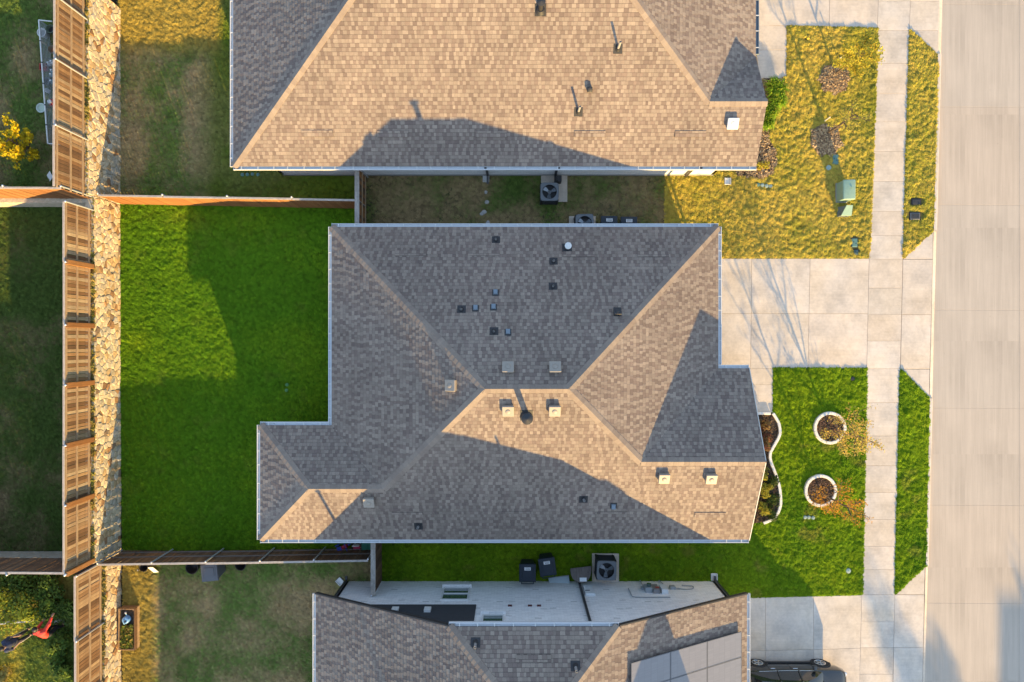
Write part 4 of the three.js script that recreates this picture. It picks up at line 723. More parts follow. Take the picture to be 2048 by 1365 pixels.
tree('young_tree', 'almost bare young tree on the mulch patch near the green transformer', 'tree', P(1653, 268), { h: 3.8, r: 0.052, limbs: 9, spread: 0.6, twigs: 5, leaves: 9, leaf: 0.065, fluff: .22, from: .3, cols: [[0.40, 0.38, 0.06], [0.48, 0.40, 0.07]], seed: 74, group: 'young street trees' });
tree('yellow_shrub', 'tall bright yellow leaved shrub at the left edge', 'shrub', P(72, 303, YUP), { h: 2.1, r: 0.05, limbs: 12, spread: .75, twigs: 5, leaves: 40, leaf: 0.1, fluff: .16, from: .15, cols: [[0.60, 0.42, 0.01], [0.66, 0.50, 0.015], [0.45, 0.36, 0.015]], seed: 75 });
function shrub(name, label, cat, base, r, n, size, cols, seed, group, m = leafMat) {
  const s = thing(name, label, cat, base, 0, group), rg = RNG(seed), g = new G(), gs = [];
  leafCloud(g, V(0, r.y * .9, 0), r, n, size, cols, rg, 8);
  for (let i = 0; i < 7; i++) { const a = i * .9 + rg(); gs.push(taper([V(0, -.03, 0), V(Math.cos(a) * r.x * .3, r.y * .6, Math.sin(a) * r.z * .3), V(Math.cos(a) * r.x * .7, r.y * 1.2, Math.sin(a) * r.z * .7)], .012, .004, 5)); }
  part('stems', merge(gs), barkM, s).userData.kind = 'stuff'; part('foliage', g, m, s).userData.kind = 'stuff'; return s;
}
// planting bed of the middle house
const mulchSheet = (px, y) => struct('mulch_bed', new G().poly2(pix(px), y), M.mulch);
mulchSheet(bedPx, 0.03); mulchSheet(bed1Px, 0.02);
function chips(poly, n, y, seed, cols, size = 1) {
  const rg = RNG(seed), xs = poly.map(q => q[0]), zs = poly.map(q => q[1]), im = new THREE.InstancedMesh(new THREE.BoxGeometry(.07, .012, .022), grassMat, n), m4 = new THREE.Matrix4(), c = new THREE.Color(); let i = 0, guard = 0;
  while (i < n && guard++ < n * 20) { const x = lerp(Math.min(...xs), Math.max(...xs), rg()), z = lerp(Math.min(...zs), Math.max(...zs), rg()); if (!inside(poly, x, z)) continue; const s = size * (.5 + rg()); m4.compose(V(x, (typeof y === 'function' ? y(x, z) : y) + .02 * rg(), z), new THREE.Quaternion().setFromEuler(new THREE.Euler((rg() - .5) * 1.4, rg() * 6, (rg() - .5) * 1.4)), V(s, 1, s)); im.setMatrixAt(i, m4); c.setRGB(...pickc(cols, rg)); im.setColorAt(i++, c); }
  im.count = i; im.name = numbered('mulch_chips'); im.userData.kind = 'stuff'; scene.add(im);
}
const BARK = [[0.16, 0.10, 0.06], [0.10, 0.062, 0.04], [0.22, 0.15, 0.09], [0.07, 0.05, 0.035]], STRAW = [[0.36, 0.25, 0.14], [0.26, 0.17, 0.10], [0.46, 0.33, 0.19], [0.18, 0.12, 0.08], [0.52, 0.38, 0.22]];
chips(bedXZ, 2600, 0.04, 81, BARK); chips(bed1XZ, 4200, 0.03, 82, STRAW, 1.2);
function edgingRun(label, pts, closed, w, h) {
  const c = new THREE.CatmullRomCurve3(pts, closed, 'catmullrom', .35), L = c.getLength(), n = Math.round(L / .24), ctr = pts.reduce((s, q) => s.add(q), V(0, 0, 0)).multiplyScalar(1 / pts.length).setY(0), t = thing('stone_edging', label, 'edging', ctr), rg = RNG(Math.round(L * 100));
  for (let i = 0; i < n; i++) {
    const a = c.getPointAt(i / n), b = c.getPointAt((i + .985) / n), m = a.clone().add(b).multiplyScalar(.5), o = part('edging_block', rbox(a.distanceTo(b) + .012, h, w, .022, 2), M.edging, t, m.clone().sub(ctr).add(V(0, h / 2 - .02 + (rg() - .5) * .006, 0)));
    o.rotation.y = -Math.atan2(b.z - a.z, b.x - a.x);
  }
}
edgingRun('winding white edging round the planting bed of the middle house', bedPx.slice(1, -1).map(q => P(q[0], q[1])), false, .125, .14);
{ const s = bedPx[0]; edgingRun('short straight white edging at the end of the garden path', [P(1480, 827), P(1512, 827), P(1540, 827)], false, .12, .14); }
const ring = (px, py, r, label) => { const c = P(px, py), R = r * .02198; edgingRun(label, Array.from({ length: 16 }, (_, i) => V(c.x + Math.cos(i * Math.PI / 8) * R, 0, c.z + Math.sin(i * Math.PI / 8) * R)), true, .13, .17); const pl = Array.from({ length: 20 }, (_, i) => [c.x + Math.cos(i * Math.PI / 10) * (R + .02), c.z + Math.sin(i * Math.PI / 10) * (R + .02)]); struct('mulch_bed', new G().poly2(pl, .06), M.mulch); chips(pl.map(q => [c.x + (q[0] - c.x) * .92, c.z + (q[1] - c.z) * .92]), 800, .07, px, BARK.concat([[0.30, 0.17, 0.11]])); };
ring(1658, 856, 30, 'white ring of edging stones round the golden leaved tree'); ring(1639.5, 981, 30, 'white ring of edging stones round the orange leaved tree');
for (const [px, py, r] of [[1668, 160, 29], [1652, 282, 30]]) { // loose straw mulch mounds
  const c = P(px, py), R = r * .02198, g = new THREE.SphereGeometry(R, 28, 10, 0, 6.3, 0, 1.57), p = g.attributes.position;
  for (let i = 0; i < p.count; i++) { const an = Math.atan2(p.getZ(i), p.getX(i)), k = 1 + .9 * (fbm(Math.cos(an) * 1.4 + px, Math.sin(an) * 1.4 + 7, 9, 3) - .5); p.setXYZ(i, p.getX(i) * k, p.getY(i) * .14 - .01, p.getZ(i) * k); } g.computeVertexNormals(); g.translate(c.x, 0, c.z);
  struct('mulch_mound', g, mat([0.30, 0.215, 0.125], 1, { map: rep(tSoil, .2) }));
  chips(Array.from({ length: 20 }, (_, i) => [c.x + Math.cos(i * Math.PI / 10) * R * (1.05 + .25 * Math.sin(i * 2.3 + px)), c.z + Math.sin(i * Math.PI / 10) * R * (1.05 + .25 * Math.sin(i * 2.3 + px))]), 1500, (x, z) => .01 + .14 * R * Math.sqrt(Math.max(0, 1 - Math.pow(Math.hypot(x - c.x, z - c.z) / R / 1.08, 2))), px, STRAW, 1.5);
}
const REDD = [[0.20, 0.06, 0.04], [0.26, 0.13, 0.05], [0.12, 0.05, 0.035], [0.20, 0.16, 0.05]], DKG = [[0.05, 0.085, 0.015], [0.09, 0.13, 0.02], [0.035, 0.06, 0.015]], YLW = [[0.30, 0.28, 0.03], [0.18, 0.20, 0.03], [0.38, 0.32, 0.03]];
for (const [px, py, r, c, l] of [[1521, 846, .34, REDD, 'upper'], [1530, 872, .34, REDD, 'middle'], [1526, 894, .28, REDD, 'lower']]) shrub('reddish_shrub', `low reddish brown shrub, ${l} of three under the gable's eave`, 'shrub', P(px, py), V(r, .26, r), 420, .07, c, px + py, 'reddish shrubs in the bed');
for (const [px, py, r, c, l] of [[1527, 944, .3, YLW, 'first'], [1541, 962, .3, DKG, 'second'], [1529, 978, .36, YLW, 'third'], [1542, 998, .34, DKG, 'fourth'], [1522, 1012, .34, YLW, 'fifth'], [1536, 1026, .3, DKG, 'lowest']]) shrub('leafy_shrub', `${c === YLW ? 'yellow green' : 'dark green'} shrub, ${l} from above in the bed right of the lit roof`, 'shrub', P(px, py), V(r, .32, r), 520, .075, c, px + py, 'shrubs in the lower half of the bed');
// ornamental grass and bed in front of the top house
for (const [px, py, r, l] of [[1548, 182, .42, 'uppermost'], [1551, 205, .34, 'second'], [1536, 228, .3, 'third'], [1530, 250, .26, 'lowest']]) {
  const s = thing('ornamental_grass', `bright green arching grass clump, ${l} beside the top house`, 'ornamental grass', P(px, py), 0, 'green grass clumps by the top house'), rg = RNG(px * 3 + py), g = new G();
  for (let i = 0; i < 420; i++) { const a = rg() * 6.28, l2 = r * (.6 + .6 * rg()), h = .25 + .25 * rg(), o = V((rg() - .5) * r, 0, (rg() - .5) * r), d = V(Math.cos(a), 0, Math.sin(a)), w = V(-d.z, 0, d.x).multiplyScalar(.014), m = o.clone().addScaledVector(d, l2 * .5).setY(h), e = o.clone().addScaledVector(d, l2 * 1.1).setY(h * .6); g.col = pickc([[0.20, 0.36, 0.02], [0.12, 0.25, 0.015], [0.33, 0.42, 0.03]], rg); g.quad(o.clone().sub(w), o.clone().add(w), m.clone().add(w), m.clone().sub(w)).tri(m.clone().sub(w), m.clone().add(w), e); }
  part('blades', g, leafMat, s).userData.kind = 'stuff';
}
shrub('low_plant', 'small yellow plant at the lower corner of the top house', 'plant', P(1524, 333), V(.28, .14, .2), 220, .07, YG, 90);
// vegetable bed, lower left corner
const VEG = [[0.06, 0.12, 0.018], [0.10, 0.17, 0.025], [0.16, 0.23, 0.03], [0.045, 0.085, 0.015]], VEGY = [[0.34, 0.36, 0.03], [0.22, 0.28, 0.03], [0.42, 0.40, 0.04]];
for (const [px, py, r, h, c, l] of [[20, 1163, .8, .35, VEG, 'dark green leafy plant under the dark cross fence, left one'], [66, 1163, .8, .4, VEG, 'dark green leafy plant under the dark cross fence, middle one'], [112, 1166, .7, .4, VEG, 'dark green leafy plant under the dark cross fence, right one'], [18, 1212, 1.0, .95, VEGY, 'tall sunlit yellow green plant at the left edge of the vegetable bed'], [62, 1207, .8, .65, VEGY.concat(VEG), 'half lit bushy plant above the person in red'], [100, 1204, .8, .5, VEG, 'dense dark plant in the vegetable bed near the back fence'], [138, 1216, .7, .5, VEG, 'dark plant against the back fence, right of the vegetable bed'], [130, 1275, .55, .4, VEG, 'dark leafy plant below and right of the person in red'], [118, 1318, .6, .3, VEG, 'low leafy plant below the person in red near the fence'], [145, 1340, .5, .35, VEG, 'lowest dark plant against the lower back fence'], [10, 1350, .6, .4, [[0.40, 0.30, 0.08], [0.30, 0.25, 0.07]], 'dry straw coloured plant in the lower left corner']]) shrub('garden_plant', l, 'garden plant', P(px, py, TER.low), V(r, h, r), 1100, .1, c, px * 7 + py, 'plants of the vegetable garden');
for (const [a, b, l] of [[[-30, 1187], [112, 1177], 'weathered white board across the vegetable bed, upper one'], [[-30, 1251], [63, 1243], 'white board along the lower edge of the vegetable bed, left piece'], [[102, 1243], [118, 1242], 'short white board at the lower edge of the bed near the fence']]) { const p = P(a[0], a[1], TER.low + .2), q = P(b[0], b[1], TER.low + .2), t = thing('garden_board', l, 'board', p.clone().setY(TER.low)); wpart('board', new G().bar(p.clone().setY(TER.low + .12), q.clone().setY(TER.low + .12), .05, .22), M.whiteMetal, t); for (const f of [.05, .5, .95]) wpart('stake', new G().box(lerp(p.x, q.x, f), TER.low + .1, lerp(p.z, q.z, f) + .045, .04, .34, .04), M.lead, t); }

// ------------------------------------------------------------------ air conditioners, bins, utility boxes
function concretePad(label, px) { const c = P((px[0] + px[1]) / 2, (px[2] + px[3]) / 2), g = new G(), a = XZ(px[0], px[2]), b = XZ(px[1], px[3]); g.slab([[a[0], a[1]], [b[0], a[1]], [b[0], b[1]], [a[0], b[1]]], -.05, .07, .01); const t = thing('concrete_pad', label, 'concrete pad', c); wpart('slab', g, M.concrete, t); }
concretePad('pale concrete pad under the air conditioner beside the top house', [1082, 1134.5, 349.5, 404.5]); concretePad('concrete pad half hidden by the eave of the middle house', [1138, 1191, 433, 478]); concretePad('concrete pad under the air conditioner beside the white brick house', [1184, 1237.5, 1107, 1164]);
const bladeDark = mat([0.10, 0.115, 0.13], .4, { metalness: .3 });
function aircon(label, pos, turn, w = .78, h = .9) {
  const t = thing('air_conditioner', label, 'air conditioner', pos, turn, 'outdoor air conditioning units');
  { // top panel: a rounded square plate with a round opening
    const g = new G(), n = 64, a = w / 2, ro = w * .39, rr = .1, out = t => { const c = Math.cos(t), q = Math.sin(t), k = Math.pow(Math.pow(Math.abs(c), 7) + Math.pow(Math.abs(q), 7), -1 / 7) * a; return [c * k, q * k]; };
    for (let i = 0; i < n; i++) { const t0 = i / n * Math.PI * 2, t1 = (i + 1) / n * Math.PI * 2, A = out(t0), B = out(t1), v = (q, y) => V(q[0], y, q[1]), I = t => [Math.cos(t) * ro, Math.sin(t) * ro], e = q => [q[0] * .975, q[1] * .975]; g.quad(v(e(A), h), v(e(B), h), v(I(t1), h - .012), v(I(t0), h - .012)).quad(v(A, h - .02), v(B, h - .02), v(e(B), h), v(e(A), h)).quad(v(A, h - .07), v(B, h - .07), v(B, h - .02), v(A, h - .02)).quad(v(I(t0), h - .012), v(I(t1), h - .012), v(I(t1), h - .07), v(I(t0), h - .07)); }
    part('top_panel', g, M.acGrey, t);
  }
  part('cabinet', rbox(w - .05, h - .1, w - .05, .05, 3).translate(0, (h - .1) / 2 - .16, 0), M.black, t);
  const body = part('coil_guard', merge([0, 1, 2, 3].flatMap(k => Array.from({ length: 13 }, (_, i) => new THREE.BoxGeometry(w - .12, .012, .02).translate(0, .08 + i * .052, w / 2 - .02).rotateY(k * Math.PI / 2))).concat([0, 1, 2, 3].map(k => rbox(.09, h - .06, .09, .02, 2).translate(w / 2 - .045, (h - .06) / 2, w / 2 - .045).rotateY(k * Math.PI / 2)))), M.acDark, t);
  part('shroud', new THREE.CylinderGeometry(w * .388, w * .388, .2, 32, 1, true).translate(0, h - .16, 0), M.acDark, t);
  const fan = part('fan', merge([cyl(.075, .075, .08, 18).translate(0, h - .12, 0)]), M.acGrey, t);
  for (let i = 0; i < 3; i++) { const s = new THREE.Shape(); s.moveTo(.05, -.03).quadraticCurveTo(.17, -.10, w * .35, -.10).quadraticCurveTo(w * .385, -.02, w * .36, .07).quadraticCurveTo(.18, .05, .05, .03); part('fan_blade', new THREE.ExtrudeGeometry(s, { depth: .006, bevelEnabled: false, curveSegments: 6 }).rotateX(-Math.PI / 2 + .0).rotateX(.0).rotateZ(.18).rotateY(i * 2.094 + .5).translate(0, h - .13, 0), i === 1 ? M.blade : bladeDark, fan); }
  part('fan_guard', merge([.17, .29].map(r => new THREE.TorusGeometry(r, .002, 4, 32).rotateX(Math.PI / 2).translate(0, h + .005, 0)).concat(Array.from({ length: 6 }, (_, i) => new THREE.BoxGeometry(w * .78, .004, .004).rotateY(i * Math.PI / 6).translate(0, h + .005, 0)))), M.acDark, t);
  return t;
}
const pad = .07;
aircon('dark grey air conditioner on the pad beside the top house', V(1.60, pad, -6.36), .0, .78); aircon('air conditioner half hidden under the eave of the middle house', V(3.10, pad, -5.02), .05, .78); aircon('dark air conditioner standing close to the white brick wall', V(4.03, pad, 9.78), -.04, .84);
{ const t = thing('service_box', 'black service box and cable beside the air conditioner of the top house', 'service box', V(2.03, pad, -7.0)); part('box', rbox(.22, .5, .26, .02).translate(0, .35, 0), M.ventBlack, t); part('cable', tube([V(0, .15, .1), V(-.12, .1, .3), V(-.3, .25, .4)], .025), M.black, t); }
function wheelieBin(label, pos, turn, m = M.bin, sticker = true) {
  const t = thing('wheelie_bin', label, 'wheelie bin', pos, turn), w = .66, d = .74, h = 1.0;
  const b = rbox(w, h, d, .05, 3), p = b.attributes.position; for (let i = 0; i < p.count; i++) { const k = lerp(.8, 1, (p.getY(i) / h + .5)); p.setX(i, p.getX(i) * k); p.setZ(i, p.getZ(i) * k); } b.computeVertexNormals();
  part('body', toCreasedNormals(b, .7).translate(0, h / 2 + .04, 0), m, t); part('rim', merge([rbox(w + .05, .05, .03, .012).translate(0, h, d / 2), rbox(w + .05, .05, .03, .012).translate(0, h, -d / 2), rbox(.03, .05, d, .012).translate(w / 2 + .01, h, 0), rbox(.03, .05, d, .012).translate(-w / 2 - .01, h, 0)]), m, t);
  const lid = part('lid', merge([rbox(w + .03, .05, d - .02, .022, 3).translate(0, h + .045, .02), rbox(w * .62, .03, d * .5, .014, 2).translate(0, h + .078, -.02), rbox(.02, .02, d * .7, .008).translate(-w * .4, h + .075, 0), rbox(.02, .02, d * .7, .008).translate(w * .4, h + .075, 0)]), m, t);
  part('handle', merge([cyl(.018, .018, w * .8, 8).rotateZ(Math.PI / 2).translate(0, h + .0, -d / 2 - .09), ...[-1, 1].map(s => rbox(.035, .05, .12, .01).translate(s * w * .38, h, -d / 2 - .045))]), m, t);
  for (const s of [-1, 1]) part('wheel', cyl(.12, .12, .06, 20).rotateZ(Math.PI / 2).translate(s * (w * .44), .12, -d / 2 + .05), M.rubber, t);
  if (sticker) { const st = part('sticker', rbox(.26, .006, .13, .002, 1).translate(0, h + .095, d * .3 - .02), M.sticker, lid); part('print', merge([-.08, -.03, .02, .07].map(x => new THREE.BoxGeometry(.03, .003, .055).translate(x, h + .0995, d * .3 - .035)).concat([new THREE.BoxGeometry(.2, .003, .018).translate(0, h + .0995, d * .3 + .02)])), M.bin, st); }
  return t;
}
wheelieBin('dark blue wheelie bin under the eave nearest the air conditioner', V(4.13, 0, -4.93), Math.PI); wheelieBin('dark blue wheelie bin under the eave, right hand one', V(4.97, 0, -4.90), Math.PI);
wheelieBin('dark blue wheelie bin against the white brick wall, left hand one', V(.66, 0, 9.86), Math.PI); wheelieBin('dark wheelie bin turned slightly on the lawn, right of another bin', V(1.50, 0, 9.60), Math.PI + .14);
wheelieBin('grey wheelie bin behind the dark side fence, lower left yard', V(-12.85, 0, 9.82), .1, M.binGrey, false);
for (const [px, py, r, l] of [[392, 1127, .26, 'black round tub beside the grey wheelie bin, its left'], [488, 1122, .22, 'black round tub behind the dark fence, right of the grey bin'], [297, 1126, .18, 'small black tub behind the dark fence near the white board']]) { const t = thing('round_tub', l, 'tub', P(px, py + 3)); part('tub', new THREE.LatheGeometry([[0, .02], [r * .8, 0], [r, .4], [r + .02, .42], [r - .02, .42], [r * .8, .08], [0, .06]].map(q => new THREE.Vector2(...q)), 24), M.black, t); part('rim', new THREE.TorusGeometry(r + .005, .014, 6, 24).rotateX(Math.PI / 2).translate(0, .42, 0), M.black, t); }
for (const [a, b, h, l] of [[[292, 1131], [279, 1139], .7, 'thin white stick leaning behind the dark fence'], [[312, 1128], [313, 1146], .5, 'pale wedge shaped board behind the dark fence']]) { const p = P(a[0], a[1], .0), q = P(b[0], b[1], 0), t = thing('loose_board', l, 'board', q); wpart('board', new G().bar(q, p.clone().setY(h), l[0] === 'p' ? .22 : .06, .02), M.sticker, t); }
{ const t = thing('half_round_board', 'brown half round board with white paper leaning beside the air conditioner', 'board', P(1160, 1151)), s = new THREE.Shape(); s.moveTo(-.44, 0); s.lineTo(.44, -.1); s.bezierCurveTo(.46, .3, .3, .56, 0, .56); s.bezierCurveTo(-.3, .56, -.46, .35, -.44, 0);
  const o = new THREE.Matrix4().makeRotationX(1.15); const g = new THREE.ExtrudeGeometry(s, { depth: .05, bevelEnabled: true, bevelSize: .015, bevelThickness: .012, bevelSegments: 2 }).applyMatrix4(o).translate(0, .42, -.42);
  part('board', g, mat([0.21, 0.175, 0.155], .85, { map: woodT }), t); part('legs', merge([cyl(.02, .02, .5, 8).translate(-.3, .25, -.25), cyl(.02, .02, .5, 8).translate(.3, .25, -.3)]), M.black, t).userData.kind = 'stuff'; part('paper', new THREE.BoxGeometry(.3, .16, .006).applyMatrix4(o).translate(.07, .68, -.04), M.sticker, t); }
{ const t = thing('leaning_panel', 'pale blue grey panel leaning against the foot of the white brick wall', 'panel', P(1118, 1164)); part('panel', rbox(.9, .42, .03, .008).rotateX(1.0).rotateY(.12).translate(0, .2, -.05), mat([0.40, 0.47, 0.50], .5), t); part('edge_strip', rbox(.9, .03, .04, .006).rotateX(1.0).rotateY(.12).translate(0, .07, -.24), M.lead, t); }
{ // pad mounted transformer
  const t = thing('transformer', 'pale green electrical transformer cabinet on the golden lawn', 'transformer', V(14.46, 0, -6.5));
  part('base', rbox(.50, .1, .86, .02).translate(0, .04, 0), M.lead, t); const b = rbox(.47, .62, .82, .03, 3).translate(0, .38, 0); part('cabinet', b, M.greenBox, t);
  const l = rbox(.51, .12, .86, .045, 3), p = l.attributes.position; for (let i = 0; i < p.count; i++) if (p.getX(i) < 0) p.setY(i, p.getY(i) + p.getX(i) * .28); l.computeVertexNormals(); part('lid', toCreasedNormals(l.translate(.01, .74, 0), .6), M.greenBox, t);
  part('door_seam', new THREE.BoxGeometry(.012, .5, .008).translate(-.02, .38, .413), M.ventBlack, t); part('lifting_lug', new THREE.TorusGeometry(.03, .009, 6, 14).rotateX(Math.PI / 2).translate(.1, .81, -.05), M.greenBox, t); part('hinge', merge([-.3, .3].map(z => cyl(.015, .015, .09, 8).rotateX(Math.PI / 2).translate(.262, .7, z))), M.greenBox, t);
}
{ const t = thing('utility_pedestal', 'small dark green utility pedestal below the transformer', 'utility pedestal', V(14.5, 0, -5.66)); part('cabinet', new G().hex([V(-.24, 0, -.22), V(.24, 0, -.22), V(.24, 0, .22), V(-.24, 0, .22), V(-.02, .5, -.2), V(.22, .5, -.2), V(.22, .38, .2), V(-.2, .38, .2)]), mat([0.13, 0.165, 0.17], .5, { map: rep(tFine, .4) }), t); part('lid', new G().hex([V(-.04, .5, -.22), V(.24, .5, -.22), V(.24, .38, .22), V(-.22, .38, .22), V(-.03, .525, -.21), V(.235, .525, -.21), V(.235, .405, .21), V(-.21, .405, .21)]), M.greenBox, t); part('latch', new THREE.BoxGeometry(.05, .04, .02).translate(.05, .3, .235), M.ventBlack, t); }
function lidBox(label, cat, px, py, w, d, m, o = {}) { const t = thing(/meter/.test(label) ? 'water_meter_box' : 'utility_box', label, cat, P(px, py)); if (o.hole) { part('pit', rbox(w + .14, .03, d + .14, .012).translate(0, .004, 0), M.soil, t); } part('frame', rbox(w + .05, .04, d + .05, .03, 3).translate(0, .025, 0), o.frame ?? m, t); part('lid', rbox(w, .03, d, .03, 3).translate(0, .038, 0), m, t); for (const x of [-.25, .25]) part('pick_hole', cyl(.022, .022, .006, 10).translate(x * w, .055, x * d * .4), M.black, t); }
lidBox('green rectangular utility lid in the shadow above the transformer', 'utility lid', 1670.5, 319.5, .22, .4, M.greenLid); lidBox('teal utility lid in a bare pit near the corner of the golden lawn', 'utility lid', 1709, 486, .2, .34, M.greenLid, { hole: true }); lidBox('small dark lid in the bare pit beside the driveway corner', 'utility lid', 1712, 505, .14, .16, mat([0.03, 0.08, 0.09], .6), { hole: true });
lidBox('black water meter cover in the verge, upper of two', 'meter cover', 1832.5, 404.5, .33, .21, M.boxDark, { hole: true }); lidBox('grey rimmed black water meter cover in the verge, lower of two', 'meter cover', 1830, 433, .37, .25, M.boxDark, { frame: mat([0.15, 0.155, 0.165], .6), hole: true });
const disc = (px, py, r, m, label, group) => { const t = thing('cleanout_cap', label, 'cap', P(px, py), 0, group); part('cap', new THREE.LatheGeometry([[0, .055], [r * .85, .055], [r, .04], [r, 0]].map(q => new THREE.Vector2(...q)), 22), m, t); part('knob', cyl(r * .22, r * .26, .02, 8).translate(0, .062, 0), m, t); };
const ord = ['leftmost', 'second from left', 'third from left', 'rightmost'];
[[1516, 370], [1524.5, 371], [1533, 372.5], [1541, 373]].forEach((q, i) => disc(q[0], q[1], .085, i ? M.paleLid : M.greenLid, `${i ? 'pale' : 'darker'} green round cap, ${ord[i]} of four below the top house's mulch`, 'caps below the mulch of the top house'));
[[1610, 1035], [1617.5, 1035], [1626, 1036]].forEach((q, i) => disc(q[0], q[1], .08, M.paleLid, `pale round cap, ${['left', 'middle', 'right'][i]} of three below the lower white ring`, 'caps below the lower tree ring'));
[[485, 350], [495, 349.5], [505, 349], [516, 350]].forEach((q, i) => disc(q[0], q[1], .08, M.greenLid, `dull green round cap, ${ord[i]} of four beside the top house's wall`, 'caps beside the wall of the top house'));
[[574, 770], [573, 781]].forEach((q, i) => disc(q[0], q[1], .075, mat([.06, .18, .05], .6), `green round cap in the back lawn, ${i ? 'lower' : 'upper'} of two`, 'caps in the back lawn'));
disc(1657, 336, .12, M.paleLid, 'pale green round lid left of the transformer'); disc(1696.5, 1142, .11, M.paleLid, 'pale round lid alone near the lower corner of the front lawn'); disc(1697, 101, .09, M.lead, 'dull round lid above the yellow green tree'); disc(1705, 758, .09, M.boxDark, 'dark round lid near the top corner of the green front lawn');
function splash(px, py, turn, label) { const t = thing('splash_block', label, 'splash block', P(px, py), turn, 'splash blocks under downspouts'); part('tray', rbox(.26, .03, .3, .008).translate(0, .02, 0), M.whiteMetal, t); for (const s of [-1, 1]) part('side', rbox(.03, .07, .3, .008).translate(s * .125, .05, 0), M.whiteMetal, t); part('back', rbox(.26, .06, .03, .008).translate(0, .05, .14), M.whiteMetal, t); }
splash(972, 358, 0, 'white splash block left of the air conditioner at the top house'); splash(1455, 363, 0, 'white splash block by the sunlit end of the top house wall'); splash(680, 1163, .75, 'white splash block off the left corner of the white brick house'); splash(1428, 1154, 0, 'white splash block at the right end of the white brick wall');
[[972, 385], [974, 405], [968, 425], [963, 428], [976, 446]].forEach((q, i) => { const t = thing('pale_rock', `small pale stone, ${['first', 'second', 'third', 'fourth', 'fifth'][i]} from above in the line under the left splash block`, 'stone', P(...q), i, 'stones in a line on the dry side yard'), g = new THREE.IcosahedronGeometry(.08 + .02 * (i % 3), 1), p = g.attributes.position; for (let k = 0; k < p.count; k++) { const f = .8 + .4 * hash(Math.round(p.getX(k) * 99), Math.round(p.getZ(k) * 99), i + Math.round(p.getY(k) * 50)); p.setXYZ(k, p.getX(k) * f, p.getY(k) * f * .5, p.getZ(k) * f); } g.computeVertexNormals(); part('rock', g, mat([.40, .38, .36], .9), t, V(0, .02, 0)); });
for (const [px, py, h] of [[1648.5, 243, .55], [1675.5, 121, .5]]) { const t = thing('tree_stake', `short white stake ${py < 200 ? 'by the yellow green tree' : 'by the almost bare tree'}`, 'stake', P(px, py)); part('stake', cyl(.022, .022, h, 8).translate(0, h / 2, 0), M.whiteMetal, t); part('cap', new THREE.SphereGeometry(.03, 8, 6).translate(0, h, 0), M.whiteMetal, t); }

// ------------------------------------------------------------------ raised planter and watering can
{
  const x0 = -17.08, x1 = -16.36, z0 = 11.62, z1 = 13.42, h = .42, t = thing('raised_planter', 'wooden raised planter box at the foot of the low stone wall', 'planter', V((x0 + x1) / 2, 0, (z0 + z1) / 2)), W = CEDAR[5];
  for (const k of [0, 1]) { wpart('side_board', new G().box(x0 + .02, .11 + k * .21, (z0 + z1) / 2, .04, .2, z1 - z0), CEDAR[k], t); wpart('side_board', new G().box(x1 - .02, .11 + k * .21, (z0 + z1) / 2, .04, .2, z1 - z0), CEDAR[3 + k], t); wpart('end_board', new G().box((x0 + x1) / 2, .11 + k * .21, z0 + .02, x1 - x0 - .082, .2, .04), W, t); wpart('end_board', new G().box((x0 + x1) / 2, .11 + k * .21, z1 - .02, x1 - x0 - .082, .2, .04), W, t); }
  wpart('soil', new G().box((x0 + x1) / 2, .13, (z0 + z1) / 2, x1 - x0 - .09, .24, z1 - z0 - .09), M.soil, t);
  for (const [dx, dz] of [[x0 + .07, z0 + .07], [x1 - .07, z0 + .07], [x0 + .07, z1 - .07], [x1 - .07, z1 - .07]]) wpart('corner_post', new G().box(dx, .2, dz, .055, .4, .055), W, t);
  const g = new G(), rg = RNG(404); for (let i = 0; i < 420; i++) { const p = V(lerp(x0 + .12, x1 - .12, rg()), .27 + rg() * .16, lerp(z0 + .75, z1 - .1, rg())); leaf(g, p, .14, new V3(rg() - .5, .5, rg() - .5).normalize(), rg, pickc([[.22, .24, .03], [.32, .24, .06], [.12, .16, .03]], rg)); }
  const s = new THREE.Mesh(g.build(), leafMat); s.name = numbered('planter_weeds'); s.userData.kind = 'stuff'; scene.add(s);
  const blue = phys([.20, .42, .72], .35, { clearcoat: .4 }), c = thing('watering_can', 'light blue watering can standing in the raised planter', 'watering can', V(-16.75, .25, 12.1));
  part('body', new THREE.LatheGeometry([[0, 0], [.15, 0], [.165, .05], [.15, .22], [.12, .25], [.09, .255], [.085, .24], [0, .235]].map(q => new THREE.Vector2(...q)), 24), blue, c); part('handle', new THREE.TorusGeometry(.1, .018, 8, 20, 3.6).rotateY(Math.PI / 2).rotateX(-.5).translate(0, .24, .04), blue, c); part('spout', tube([V(.0, .1, -.12), V(.02, .16, -.22), V(.05, .27, -.32)], .022, 8), blue, c); part('rose', cyl(.045, .025, .05, 14).rotateX(-.9).translate(.053, .28, -.34), M.sticker, c); part('opening', cyl(.05, .05, .01, 16).translate(0, .258, .02), M.black, c);
}

